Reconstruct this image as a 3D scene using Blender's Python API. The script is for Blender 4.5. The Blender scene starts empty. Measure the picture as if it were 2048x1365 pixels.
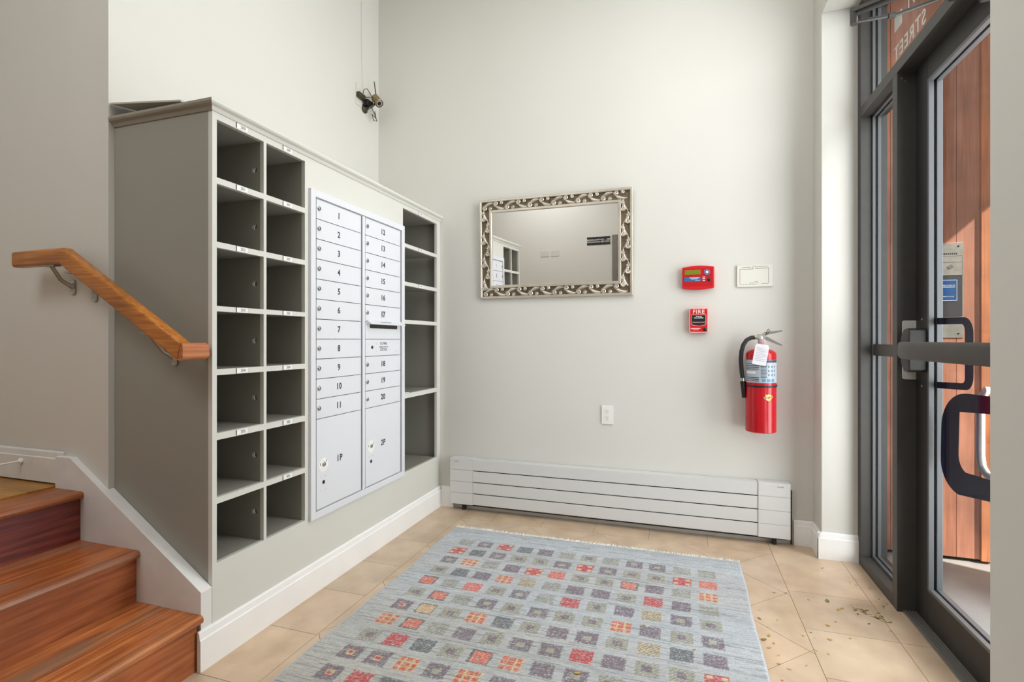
import bpy, bmesh, math, random
import numpy as np
from mathutils import Vector, Matrix
PI = math.pi
random.seed(7)
scn = bpy.context.scene
C = scn.collection

# ------------------------------------------------------------------ camera
cd = bpy.data.cameras.new('camera'); cam = bpy.data.objects.new('camera', cd); C.objects.link(cam)
cd.sensor_width = 36; cd.lens = 18.0; cd.shift_y = -2.5/2048; cd.clip_start = .02
cam.location = (0, 0, 1.14); cam.rotation_euler = (PI/2, 0, math.atan(336/1024))
scn.camera = cam
# ------------------------------------------------------------------ view
vs = scn.view_settings
vs.view_transform = 'Standard'; vs.look = 'None'; vs.gamma = 1; vs.use_curve_mapping = False
vs.exposure = 0.0
# ------------------------------------------------------------------ world, sun, lamps
w = bpy.data.worlds.new('world'); scn.world = w; w.use_nodes = True
bg = w.node_tree.nodes['Background']; bg.inputs[0].default_value = (.80, .88, 1, 1); bg.inputs[1].default_value = .5
def lamp(name, kind, loc, direction, energy, color=(1, 1, 1), **kw):
    l = bpy.data.lights.new(name, kind); l.energy = energy; l.color = color
    for k, v in kw.items(): setattr(l, k, v)
    o = bpy.data.objects.new(name, l); C.objects.link(o); o.location = loc
    o.rotation_euler = Vector(direction).to_track_quat('-Z', 'Y').to_euler()
    return o
lamp('sun', 'SUN', (6, -3, 6), (-.90, .43, -.87), 10.0, (1, .93, .82), angle=.009)
# area lights added to brighten the interior, none of them a seen fixture
lamp('storefront_fill', 'AREA', (1.42, 1.85, 1.50), (-1, .0, .0), 104, (.96, .98, 1), shape='RECTANGLE', size=1.9, size_y=2.8, spread=math.radians(150))  # added outside the glass to boost daylight through the storefront
lamp('upper_wall_fill', 'AREA', (.66, 1.9, 3.25), (-1, .1, -.2), 23, (.97, .99, 1), shape='RECTANGLE', size=1.5, size_y=.6)  # added fill in front of solid wall, no window stands here
lamp('ceiling_fill', 'AREA', (-.55, 1.3, 3.55), (0, 0, -1), 19, (.98, .99, 1), shape='RECTANGLE', size=1.6, size_y=1.6)  # added overhead fill for the room, no fixture known
lamp('stair_fill', 'AREA', (-1.9, -.4, 3.5), (0, .1, -1), 26, (.98, .99, 1), shape='RECTANGLE', size=1.2, size_y=1.0)  # added overhead fill for the stair side, no fixture known

# ------------------------------------------------------------------ materials
def lin(c): return tuple(((x/255)/12.92 if x/255 <= .04045 else ((x/255+.055)/1.055)**2.4) for x in c)
def mat(name, c, rough=.5, metal=0, spec=.5, var=.0, vscale=4, bump=0, bscale=200, c2=None, stretch=(1, 1, 1), detail=3):
    m = bpy.data.materials.new(name); m.use_nodes = True
    nt = m.node_tree; n = nt.nodes; L = nt.links; b = n['Principled BSDF']
    col = lin(c)
    b.inputs['Roughness'].default_value = rough; b.inputs['Metallic'].default_value = metal
    b.inputs['Specular IOR Level'].default_value = spec
    g = n.new('ShaderNodeNewGeometry')
    mp = n.new('ShaderNodeMapping'); mp.inputs['Scale'].default_value = stretch
    L.new(g.outputs['Position'], mp.inputs['Vector'])
    nz = n.new('ShaderNodeTexNoise'); nz.inputs['Scale'].default_value = vscale; nz.inputs['Detail'].default_value = detail
    L.new(mp.outputs[0], nz.inputs['Vector'])
    rp = n.new('ShaderNodeValToRGB'); rp.color_ramp.elements[0].position = .3; rp.color_ramp.elements[1].position = .7
    a = [x*(1-var) for x in col]; d = lin(c2) if c2 else [min(1, x*(1+var)) for x in col]
    rp.color_ramp.elements[0].color = (*a, 1); rp.color_ramp.elements[1].color = (*d, 1)
    L.new(nz.outputs[0], rp.inputs[0]); L.new(rp.outputs[0], b.inputs['Base Color'])
    if bump:
        n2 = n.new('ShaderNodeTexNoise'); n2.inputs['Scale'].default_value = bscale
        L.new(mp.outputs[0], n2.inputs['Vector'])
        bp = n.new('ShaderNodeBump'); bp.inputs['Strength'].default_value = bump; bp.inputs['Distance'].default_value = .002
        L.new(n2.outputs[0], bp.inputs['Height']); L.new(bp.outputs[0], b.inputs['Normal'])
    return m
def wood(name, cols, rough=.35, grain_axis=1, scale=1.0, worn=None):
    """plank wood: long grain along grain_axis, with optional grey wear"""
    m = bpy.data.materials.new(name); m.use_nodes = True
    nt = m.node_tree; n = nt.nodes; L = nt.links; b = n['Principled BSDF']
    b.inputs['Roughness'].default_value = rough
    g = n.new('ShaderNodeNewGeometry'); mp = n.new('ShaderNodeMapping')
    s = [34*scale]*3; s[grain_axis] = 1.6*scale; mp.inputs['Scale'].default_value = s
    L.new(g.outputs['Position'], mp.inputs['Vector'])
    nz = n.new('ShaderNodeTexNoise'); nz.inputs['Scale'].default_value = 2; nz.inputs['Detail'].default_value = 8; nz.inputs['Distortion'].default_value = .5
    L.new(mp.outputs[0], nz.inputs['Vector'])
    rp = n.new('ShaderNodeValToRGB'); els = rp.color_ramp.elements
    els[0].position = .3; els[0].color = (*lin(cols[0]), 1); els[1].position = .7; els[1].color = (*lin(cols[2]), 1)
    e = els.new(.5); e.color = (*lin(cols[1]), 1)
    L.new(nz.outputs[0], rp.inputs[0]); out = rp.outputs[0]
    n3 = n.new('ShaderNodeTexNoise'); n3.inputs['Scale'].default_value = 5; L.new(g.outputs['Position'], n3.inputs['Vector'])
    mx = n.new('ShaderNodeMixRGB'); mx.blend_type = 'MULTIPLY'; mx.inputs[0].default_value = .6
    r3 = n.new('ShaderNodeValToRGB'); r3.color_ramp.elements[0].position = .35; r3.color_ramp.elements[1].position = .65
    r3.color_ramp.elements[0].color = (.62, .58, .55, 1); r3.color_ramp.elements[1].color = (1.15, 1.1, 1.05, 1)
    L.new(n3.outputs[0], r3.inputs[0]); L.new(out, mx.inputs[1]); L.new(r3.outputs[0], mx.inputs[2]); out = mx.outputs[0]
    if worn:
        n4 = n.new('ShaderNodeTexNoise'); n4.inputs['Scale'].default_value = 1.0; n4.inputs['Detail'].default_value = 6
        mp4 = n.new('ShaderNodeMapping'); mp4.inputs['Scale'].default_value = (9, 2.2, 6); mp4.inputs['Location'].default_value = (3.1, .4, 0)
        L.new(g.outputs['Position'], mp4.inputs['Vector']); L.new(mp4.outputs[0], n4.inputs['Vector'])
        r4 = n.new('ShaderNodeValToRGB'); r4.color_ramp.elements[0].position = .50; r4.color_ramp.elements[1].position = .68
        r4.color_ramp.elements[1].color = (.75, .75, .75, 1)
        L.new(n4.outputs[0], r4.inputs[0])
        m4 = n.new('ShaderNodeMixRGB'); L.new(r4.outputs[0], m4.inputs[0]); L.new(out, m4.inputs[1]); m4.inputs[2].default_value = (*lin(worn), 1); out = m4.outputs[0]
    L.new(out, b.inputs['Base Color'])
    bp = n.new('ShaderNodeBump'); bp.inputs['Strength'].default_value = .12; bp.inputs['Distance'].default_value = .001
    L.new(nz.outputs[0], bp.inputs['Height']); L.new(bp.outputs[0], b.inputs['Normal'])
    return m
def attr_mat(name, attr, rough, bump=0, bscale=600, mottled=0, mscale=6, streak=None, sheen=0):
    m = bpy.data.materials.new(name); m.use_nodes = True
    nt = m.node_tree; n = nt.nodes; L = nt.links; b = n['Principled BSDF']; b.inputs['Roughness'].default_value = rough
    a = n.new('ShaderNodeAttribute'); a.attribute_name = attr; out = a.outputs['Color']
    g = n.new('ShaderNodeNewGeometry')
    def mul(out, scale, lo, hi, stretch=(1, 1, 1), detail=5, p0=.3, p1=.7):
        mp = n.new('ShaderNodeMapping'); mp.inputs['Scale'].default_value = stretch; L.new(g.outputs['Position'], mp.inputs['Vector'])
        z = n.new('ShaderNodeTexNoise'); z.inputs['Scale'].default_value = scale; z.inputs['Detail'].default_value = detail; L.new(mp.outputs[0], z.inputs['Vector'])
        r = n.new('ShaderNodeValToRGB'); r.color_ramp.elements[0].position = p0; r.color_ramp.elements[1].position = p1
        r.color_ramp.elements[0].color = (*lo, 1); r.color_ramp.elements[1].color = (*hi, 1); L.new(z.outputs[0], r.inputs[0])
        x = n.new('ShaderNodeMixRGB'); x.blend_type = 'MULTIPLY'; x.inputs[0].default_value = 1; L.new(out, x.inputs[1]); L.new(r.outputs[0], x.inputs[2])
        return x.outputs[0]
    if mottled: out = mul(out, mscale, (1-mottled, 1-mottled*1.15, 1-mottled*1.3), (1+mottled*.6,)*3)
    if streak: out = mul(out, streak[0], streak[1], streak[2], streak[3], 6, .38, .55)
    L.new(out, b.inputs['Base Color'])
    if sheen: b.inputs['Sheen Weight'].default_value = sheen
    if bump:
        z = n.new('ShaderNodeTexNoise'); z.inputs['Scale'].default_value = bscale; L.new(g.outputs['Position'], z.inputs['Vector'])
        bp = n.new('ShaderNodeBump'); bp.inputs['Strength'].default_value = bump; bp.inputs['Distance'].default_value = .003
        L.new(z.outputs[0], bp.inputs['Height']); L.new(bp.outputs[0], b.inputs['Normal'])
    return m
def glass_mat(name, tint=(1, 1, 1), refl=1.0):
    m = bpy.data.materials.new(name); m.use_nodes = True
    nt = m.node_tree; n = nt.nodes; L = nt.links; n.remove(n['Principled BSDF']); o = n['Material Output']
    t = n.new('ShaderNodeBsdfTransparent'); t.inputs[0].default_value = (*tint, 1)
    gl = n.new('ShaderNodeBsdfGlossy'); gl.inputs['Roughness'].default_value = .01
    f = n.new('ShaderNodeLayerWeight'); pw = n.new('ShaderNodeMath'); pw.operation = 'POWER'; pw.inputs[1].default_value = 5; L.new(f.outputs['Facing'], pw.inputs[0])
    f.inputs['Blend'].default_value = .5
    ml = n.new('ShaderNodeMath'); ml.operation = 'MULTIPLY_ADD'; ml.inputs[1].default_value = .9*refl; ml.inputs[2].default_value = .045*refl; L.new(pw.outputs[0], ml.inputs[0])
    mx = n.new('ShaderNodeMixShader'); L.new(ml.outputs[0], mx.inputs[0]); L.new(t.outputs[0], mx.inputs[1]); L.new(gl.outputs[0], mx.inputs[2])
    L.new(mx.outputs[0], o.inputs[0]); return m
M = dict(
    wall=mat('greige_wall_paint', (213, 211, 204), .62, var=.015, vscale=1.5, bump=.08, bscale=260),
    white=mat('white_gloss_trim_paint', (245, 244, 242), .35, var=.02, vscale=7),
    stringer=mat('scuffed_white_trim_paint', (224, 222, 219), .42, var=.06, vscale=9),
    face=mat('pale_cabinet_paint', (214, 213, 205), .42, var=.01),
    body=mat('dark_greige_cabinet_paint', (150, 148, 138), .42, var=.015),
    crowndark=mat('dark_greige_crown', (150, 146, 134), .4),  # darker tone for the side run of the crown
    mailbox=mat('powder_coated_light_grey', (222, 224, 229), .38, var=.008),
    gap=mat('dark_gap', (88, 90, 98), .7),
    black=mat('black_plastic', (22, 22, 24), .4),
    ink=mat('black_ink', (28, 28, 32), .6),
    greyink=mat('grey_ink', (84, 84, 88), .6),
    chrome=mat('chrome', (205, 205, 205), .22, 1),
    satin=mat('satin_nickel', (168, 164, 156), .35, 1),
    steel=mat('brushed_stainless_steel', (196, 194, 186), .38, .85, var=.12, vscale=30),
    bronze=mat('dark_bronze_aluminium', (70, 68, 65), .5, .2, var=.06, vscale=20),
    bronzedark=mat('worn_dark_bronze_aluminium', (46, 44, 42), .5, .2, var=.1, vscale=20),
    alu=mat('grey_ribbed_aluminium', (150, 148, 142), .4, .7, var=.06),
    gasket=mat('grey_glazing_bead', (104, 106, 108), .4, .3),
    paper=mat('white_paper', (240, 240, 238), .7),
    plate=mat('ivory_plastic_plate', (222, 220, 210), .4),
    outletw=mat('white_plastic', (232, 231, 226), .35),
    heater=mat('white_enamelled_metal', (212, 212, 211), .38, var=.01),
    heatdark=mat('heater_inside', (46, 40, 34), .8),
    red=mat('glossy_red_enamel', (190, 22, 34), .22, var=.02),
    redplastic=mat('red_plastic', (205, 28, 34), .3),
    redbright=mat('white_red_edge', (245, 205, 200), .4),
    lcd=mat('green_display', (112, 132, 22), .3),
    bluelab=mat('blue_label', (54, 98, 142), .4),
    labgrey=mat('printed_grey_label', (148, 160, 168), .4, var=.08, vscale=90),
    labdark=mat('printed_dark_label', (58, 62, 84), .4),
    gold=mat('yellow_badge', (228, 206, 110), .4),
    rubber=mat('black_rubber', (30, 31, 33), .45),
    tile_edge=mat('tile_grout', (142, 108, 76), .8),
    tread=wood('worn_orange_stair_wood', ((136, 70, 30), (168, 94, 46), (194, 120, 66)), .34, 1, 1.0, (142, 116, 98)),
    nosing=wood('worn_stair_nosing_wood', ((142, 76, 36), (188, 110, 58), (218, 148, 92)), .3, 1, 1.0, (128, 104, 84)),
    riser=wood('orange_riser_wood', ((146, 78, 42), (172, 98, 56), (192, 118, 72)), .35, 1),
    riserdark=wood('dark_mahogany_riser_wood', ((84, 34, 32), (112, 48, 42), (138, 66, 54)), .35, 1),
    landing=wood('yellow_oak_floor', ((146, 98, 26), (170, 118, 36), (186, 134, 50)), .35, 0),
    rail=wood('oiled_handrail_wood', ((150, 86, 26), (182, 112, 40), (204, 134, 58)), .3, 0, 1.5),
    cedar=wood('orange_plywood_siding', ((170, 112, 88), (186, 126, 102), (200, 140, 116)), .6, 2, .8),
    cedartrim=wood('orange_wood_trim', ((186, 112, 70), (204, 128, 84), (214, 142, 98)), .6, 2),
    concrete=mat('pale_concrete', (160, 158, 156), .8, var=.08, vscale=6, bump=.3, bscale=80),
    stucco=mat('outside_stucco', (170, 160, 148), .8, var=.03),
    navy=mat('navy_vinyl_letter', (20, 18, 48), .85, var=.15, vscale=40, spec=.1),
    frost=mat('pale_vinyl_letter', (196, 196, 186), .5),
    fringe=mat('white_wool_fringe', (236, 236, 232), .9, var=.15, vscale=60),
    mirrorframe=mat('antiqued_silver_metal', (206, 198, 184), .33, .65, var=.12, vscale=9),
    mirrorback=mat('dark_antique_metal', (118, 104, 84), .5, .5, var=.2, vscale=25),
    brass=mat('old_brass_camera_body', (150, 130, 92), .4, .6),
    camdark=mat('dark_camera_metal', (70, 64, 48), .4, .5),
    leafa=mat('dry_tan_leaf', (196, 160, 84), .7), leafb=mat('dry_brown_leaf', (128, 92, 44), .7),
    leafc=mat('green_leaf', (128, 128, 44), .6), leafd=mat('pale_seed_husk', (206, 190, 142), .7),
    paneglass=glass_mat('clear_window_glass', (.95, .965, .965), .3),
)
mm = bpy.data.materials.new('mirror_silver'); mm.use_nodes = True
pb = mm.node_tree.nodes['Principled BSDF']; pb.inputs['Metallic'].default_value = 1; pb.inputs['Roughness'].default_value = 0; pb.inputs['Base Color'].default_value = (.9, .9, .88, 1)
M['mirror'] = mm

# ------------------------------------------------------------------ builders
ORG = {}
def origin(o): return ORG.get(o.name, Vector((0, 0, 0)))
def tag(o, label, cat=None, group=None, kind=None):
    if label: o['label'] = label
    if cat: o['category'] = cat
    if group: o['group'] = group
    if kind: o['kind'] = kind
    return o
def thing(name, loc, label, cat, group=None):
    o = bpy.data.objects.new(name, None); C.objects.link(o); o.location = loc; o.empty_display_size = .05
    ORG[o.name] = Vector(loc); return tag(o, label, cat, group)
class MB:
    def __init__(s): s.v = []; s.f = []; s.mi = []
    def add(s, vs, fs, mi=0):
        n = len(s.v); s.v += [tuple(x) for x in vs]; s.f += [tuple(i+n for i in f) for f in fs]; s.mi += [mi]*len(fs); return s
    def box(s, x0, x1, y0, y1, z0, z1, mi=0):
        v = [(x, y, z) for x in (x0, x1) for y in (y0, y1) for z in (z0, z1)]
        return s.add(v, [(0, 1, 3, 2), (4, 6, 7, 5), (0, 4, 5, 1), (2, 3, 7, 6), (0, 2, 6, 4), (1, 5, 7, 3)], mi)
    def prism(s, pts, axis, a, b, mi=0):
        """pts in the plane normal to axis, extruded from a to b"""
        def P(p, t):
            return {'x': (t, p[0], p[1]), 'y': (p[0], t, p[1]), 'z': (p[0], p[1], t)}[axis]
        n = len(pts); v = [P(p, a) for p in pts]+[P(p, b) for p in pts]
        f = [tuple(range(n))[::-1], tuple(range(n, 2*n))]+[(i, (i+1) % n, n+(i+1) % n, n+i) for i in range(n)]
        return s.add(v, f, mi)
    def tube(s, pts, rad, n=12, mi=0, flat=None, cap=True):
        pts = [Vector(p) for p in pts]; rad = rad if hasattr(rad, '__len__') else [rad]*len(pts)
        v = []; up = None
        for i, p in enumerate(pts):
            t = (pts[min(i+1, len(pts)-1)]-pts[max(i-1, 0)]).normalized()
            if up is None:
                up = Vector((0, 0, 1)) if abs(t.z) < .9 else Vector((1, 0, 0))
            a = t.cross(up).normalized(); b = a.cross(t).normalized(); up = b
            for k in range(n):
                th = 2*PI*k/n; v.append(p+a*math.cos(th)*rad[i]+b*math.sin(th)*rad[i])
        f = []
        for i in range(len(pts)-1):
            for k in range(n):
                f.append((i*n+k, i*n+(k+1) % n, (i+1)*n+(k+1) % n, (i+1)*n+k))
        if cap: f += [tuple(range(n))[::-1], tuple(range((len(pts)-1)*n, len(pts)*n))]
        return s.add(v, f, mi)
    def cyl(s, p0, p1, r, r2=None, n=20, mi=0): return s.tube([p0, p1], [r, r if r2 is None else r2], n, mi)
    def lathe(s, base, axis, prof, n=32, mi=0):
        """prof: list of (r, t) along axis from base"""
        base = Vector(base); ax = Vector(axis).normalized(); u = ax.cross(Vector((0, 0, 1)) if abs(ax.z) < .9 else Vector((1, 0, 0))).normalized(); w_ = ax.cross(u)
        v = []
        for r, t in prof:
            for k in range(n):
                th = 2*PI*k/n; v.append(base+ax*t+(u*math.cos(th)+w_*math.sin(th))*max(r, 1e-5))
        f = []
        for i in range(len(prof)-1):
            for k in range(n): f.append((i*n+k, i*n+(k+1) % n, (i+1)*n+(k+1) % n, (i+1)*n+k))
        f += [tuple(range(n))[::-1], tuple(range((len(prof)-1)*n, len(prof)*n))]
        return s.add(v, f, mi)
    def xf(s, fn): s.v = [tuple(fn(Vector(p))) for p in s.v]; return s
    def build(s, name, mats, parent=None, bevel=0, seg=2, smooth=True, kind=None, label=None):
        me = bpy.data.meshes.new(name); o = bpy.data.objects.new(name, me); C.objects.link(o)
        og = origin(parent) if parent else Vector((0, 0, 0)); ORG[o.name] = og
        me.from_pydata([tuple(Vector(p)-og) for p in s.v], [], s.f)
        for m_ in (mats if isinstance(mats, (list, tuple)) else [mats]): me.materials.append(m_)
        me.polygons.foreach_set('material_index', s.mi)
        bm = bmesh.new(); bm.from_mesh(me); bmesh.ops.recalc_face_normals(bm, faces=bm.faces); bm.to_mesh(me); bm.free()
        if smooth:
            me.polygons.foreach_set('use_smooth', [True]*len(me.polygons)); me.set_sharp_from_angle(angle=math.radians(35))
        if parent: o.parent = parent
        if bevel:
            b = o.modifiers.new('bevel', 'BEVEL'); b.width = bevel; b.segments = seg; b.limit_method = 'ANGLE'; b.harden_normals = True
        if kind: o['kind'] = kind
        if label: o['label'] = label
        return o
def single(o, label, cat, group=None): return tag(o, label, cat, group)
AX = {'+x': (Vector((0, 1, 0)), Vector((0, 0, 1))), '-y': (Vector((1, 0, 0)), Vector((0, 0, 1))),
      '+y': (Vector((-1, 0, 0)), Vector((0, 0, 1))), '-x': (Vector((0, -1, 0)), Vector((0, 0, 1)))}
def curve_mesh(cu):
    t = bpy.data.objects.new('tmp', cu); C.objects.link(t)
    bpy.context.view_layer.update()
    dg = bpy.context.evaluated_depsgraph_get(); me = bpy.data.meshes.new_from_object(t.evaluated_get(dg))
    bpy.data.objects.remove(t); bpy.data.curves.remove(cu); return me
def text(name, s_, size, center, face, m_, parent, depth=.0006, mirror=False, sx=1.0, bold=0, spacing=1.0, M4=None, label=None):
    cu = bpy.data.curves.new(name, 'FONT'); cu.body = s_; cu.size = size; cu.align_x = 'CENTER'; cu.align_y = 'CENTER'; cu.extrude = depth/2
    cu.offset = bold; cu.space_character = spacing; cu.resolution_u = 3
    me = curve_mesh(cu); me.name = name; me.materials.clear(); me.materials.append(m_)
    r, u = AX[face]; nrm = r.cross(u); c = Vector(center)
    if mirror: r = -r
    og = origin(parent) if parent else Vector((0, 0, 0))
    for v in me.vertices:
        p = c+r*v.co.x*sx+u*v.co.y+nrm*v.co.z
        if M4: p = M4 @ p
        v.co = p-og
    o = bpy.data.objects.new(name, me); C.objects.link(o); ORG[o.name] = og
    if parent: o.parent = parent
    if label: o['label'] = label
    return o
def plate(mb, outline, holes, axis, a, b, mi=0):
    """flat plate with holes, through a 2D curve"""
    cu = bpy.data.curves.new('p', 'CURVE'); cu.dimensions = '2D'; cu.fill_mode = 'BOTH'; cu.extrude = abs(b-a)/2
    for pl in [outline]+holes:
        sp = cu.splines.new('POLY'); sp.points.add(len(pl)-1); sp.use_cyclic_u = True
        for i, p in enumerate(pl): sp.points[i].co = (p[0], p[1], 0, 1)
    me = curve_mesh(cu); mid = (a+b)/2
    def P(c):
        return {'x': (mid+c.z, c.x, c.y), 'y': (c.x, mid+c.z, c.y), 'z': (c.x, c.y, mid+c.z)}[axis]
    mb.add([P(v.co) for v in me.vertices], [tuple(p.vertices) for p in me.polygons], mi); bpy.data.meshes.remove(me); return mb
def circ(cx, cy, r, n=24, r2=None, a0=0): return [(cx+r*math.cos(a0+2*PI*k/n), cy+(r2 or r)*math.sin(a0+2*PI*k/n)) for k in range(n)]
def rrect(x0, x1, y0, y1, r, n=6):
    p = []
    for cx, cy, a in ((x1-r, y1-r, 0), (x0+r, y1-r, PI/2), (x0+r, y0+r, PI), (x1-r, y0+r, 1.5*PI)):
        for k in range(n+1): t = a+PI/2*k/n; p.append((cx+r*math.cos(t), cy+r*math.sin(t)))
    return p

XC = -1.572        # cabinet face
YB = 3.2           # rear wall
XW = .70           # door wall, inside face
CZ = 3.62          # ceiling
# ================================================================== SETTING
def struct(mb, name, m_, bevel=0, smooth=False): return mb.build(name, m_, None, bevel, kind='structure', smooth=smooth)
struct(MB().box(-2.06, .9845, YB, YB+.06, -.02, CZ), 'wall_rear', M['wall'])
struct(MB().prism([(-4.2, 1.372), (-2.302, 1.372), (-2.302, 1.368), (-2.06, 1.368), (-2.06, YB+.06), (-4.2, YB+.06)], 'z', -.02, CZ), 'wall_left', M['wall'])
# door wall: short pier, the header over the storefront, the long near stretch
struct(MB().box(XW, .9845, 3.045, YB, -.02, CZ).box(XW, .9845, 1.515, 3.045, 2.846, CZ).box(XW, .9845, -1.2, 1.515, -.02, CZ), 'wall_right', M['wall'], bevel=.006)
struct(MB().box(-4.2, 1.06, -1.26, -1.2, -.02, CZ), 'wall_front', M['wall'])
struct(MB().box(-4.26, -4.2, -1.26, YB, -.02, CZ), 'wall_landing', M['wall'])
struct(MB().box(-4.26, 1.06, -1.26, YB+.06, CZ, CZ+.05), 'ceiling', M['wall'])
# baseboards with a moulded top
def bprof(t=.015, h=.137): return [(0, 0), (t, 0), (t, h-.03), (t*.75, h-.026), (t*.62, h-.006), (t*.35, h), (0, h)]
mb = MB().prism([(XC+p[0], p[1]) for p in bprof(.016)], 'y', 1.33, YB-.0005); struct(mb, 'baseboard_left', M['white'])
mb = MB().prism([(YB-p[0], p[1]) for p in bprof(.015)], 'x', -1.556, -1.466)
mb.prism([(YB-p[0], p[1]) for p in bprof(.015)], 'x', .60, XW-.0005); struct(mb, 'baseboard_rear', M['white'])
mb = MB().prism([(XW-p[0], p[1]) for p in bprof(.016)], 'y', 3.03, YB-.015)
mb.prism([(3.045-p[0], p[1]) for p in bprof(.016)], 'x', XW-.016, .865)
struct(mb, 'baseboard_right', M['white'])

# floor: diamond field of stone tiles inside straight borders
def clip(poly, x0, x1, y0, y1):
    def cl(poly, f, g):
        out = []
        for i in range(len(poly)):
            a, b = poly[i], poly[(i+1) % len(poly)]; fa, fb = f(a), f(b)
            if fa >= 0: out.append(a)
            if (fa >= 0) != (fb >= 0):
                t = fa/(fa-fb); out.append((a[0]+(b[0]-a[0])*t, a[1]+(b[1]-a[1])*t))
        return out
    for f in (lambda p: p[0]-x0, lambda p: x1-p[0], lambda p: p[1]-y0, lambda p: y1-p[1]):
        poly = cl(poly, f, None)
        if len(poly) < 3: return []
    return poly
tiles = []
g = .0011
def rect(x0, x1, y0, y1): tiles.append([(x0+g, y0+g), (x1-g, y0+g), (x1-g, y1-g), (x0+g, y1-g)])
ys = [-1.2]+[1.643-.316*k for k in range(8, 0, -1)]+[1.643, 1.962, 2.272, 2.58, 3.2]
for a, b in zip(ys, ys[1:]): rect(-1.6, -1.332, a, b)
xs = [-1.332, -1.125, -.811, -.49, -.172, .148, .467]
for a, b in zip(xs, xs[1:]): rect(a, b, 3.012, 3.2)
ys = [-1.2]+[1.97-.315*k for k in range(9, 0, -1)]+[1.97, 2.283, 2.605, 3.2]
for a, b in zip(ys, ys[1:]): rect(.467, .787, a, b); 
for a, b in zip(ys[:-1], ys[1:-1]+[3.05]): rect(.787, .97, a, b)
q = .2247
for i in range(-16, 17):
    for j in range(-16, 17):
        u0 = 2.12+.4494*i; v0 = 1.666+.4494*j; e = g*1.4
        pts = [((u-v)/2, (u+v)/2) for u, v in ((u0+e, v0+e), (u0+.4494-e, v0+e), (u0+.4494-e, v0+.4494-e), (u0+e, v0+.4494-e))]
        pl = clip(pts, -1.332+g, .467-g, -1.2, 3.012-g)
        if len(pl) > 2: tiles.append(pl)
mb = MB().box(-4.2, .99, -1.2, YB, -.02, -.0012, 1)
cols = []
for t in tiles:
    n0 = len(mb.f); n = len(t)
    mb.add([(p[0], p[1], 0) for p in t]+[(p[0], p[1], -.0014) for p in t], [tuple(range(n))]+[(i, n+i, n+(i+1) % n, (i+1) % n) for i in range(n)])
    cols.append((n0, len(mb.f)))
M['tile'] = attr_mat('honed_travertine_tile', 'tone', .32, bump=.05, bscale=90, mottled=.15, mscale=7, streak=(3, (.93, .90, .86), (1.03, 1.03, 1.03), (2.2, 1.2, 1)))
fl = struct(mb, 'floor', [M['tile'], M['tile_edge']])
me = fl.data; ca = me.color_attributes.new('tone', 'FLOAT_COLOR', 'CORNER')
base = lin((204, 182, 157)); arr = np.ones((len(me.loops), 4)); arr[:, :3] = base
random.seed(11)
for a, b in cols:
    k = random.uniform(.955, 1.04); r_ = random.uniform(-.012, .03)
    for fi in range(a, b):
        for li in me.polygons[fi].loop_indices: arr[li, :3] = (base[0]*k*(1+r_), base[1]*k, base[2]*k*(1-r_))
ca.data.foreach_set('color', arr.ravel())

# stair stringer (white skirt) on the stair wall, ending in the pale post at the cabinet corner
def cap_z(x): return .683+(x+2.236)*(-.629)
pr = [(-4.2, .45), (-2.365, .45), (-1.86, .15), (-1.573, -.0), (XC, 0), (XC, cap_z(XC)), (-2.236, .683), (-2.319, .683), (-2.319, .573), (-4.2, .573)]
mb = MB().prism([(-2.322, .3), (-1.95, 0), (XC, 0), (XC, cap_z(XC)), (-2.236, .683), (-2.322, .683)], 'y', 1.345, 1.3893)
struct(mb, 'trim_1', M['stringer'], bevel=.0015)
mb = MB().prism([(1.3675-p[0], .574+p[1]) for p in bprof(.012, .125)], 'x', -4.2, -2.297)
struct(mb, 'baseboard_landing', M['stringer'])
struct(MB().box(-1.612, XC-.0005, 1.3305, 1.3445, .0, .115), 'trim_2', wood('bare_wood_end_block', ((96, 74, 50), (126, 98, 66), (150, 120, 84)), .6, 2))

# ================================================================== STAIR
st = thing('staircase', (-1.9, .5, 0), 'short wooden staircase with worn orange treads rising to the left wall', 'stairs')
YS0, YS1 = -1.19, 1.3445
for k, (xr, z) in enumerate(((-1.578, .188), (-1.880, .374), (-2.177, .561))):
    nz_ = xr+.020
    back = [-1.880, -2.177, -2.40][k]
    tb = MB().prism([(back-.01, z-.026), (nz_-.010, z-.026), (nz_-.003, z-.0235), (nz_, z-.014), (nz_-.003, z-.004), (nz_-.010, z), (back-.01, z)], 'y', YS0, YS1)
    tb.build('tread', M['nosing'] if k == 0 else M['tread'], st, smooth=False)
    MB().box(xr-.02, xr, YS0, YS1-(.01 if k == 0 else 0), [0, .188, .374][k]-(.0 if k == 0 else .001), z-.026).build('riser', [M['riser'], M['riser'], M['riserdark']][k], st, smooth=False, label=['orange wood riser', 'orange wood riser', 'dark red-brown mahogany riser'][k])
MB().box(-4.19, -2.322, YS0, 1.3675, .40, .568).build('landing_floor', M['landing'], st, smooth=False, label='yellow oak boards of the landing')
for y in (1.18, .86, .5, .1): pass

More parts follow.
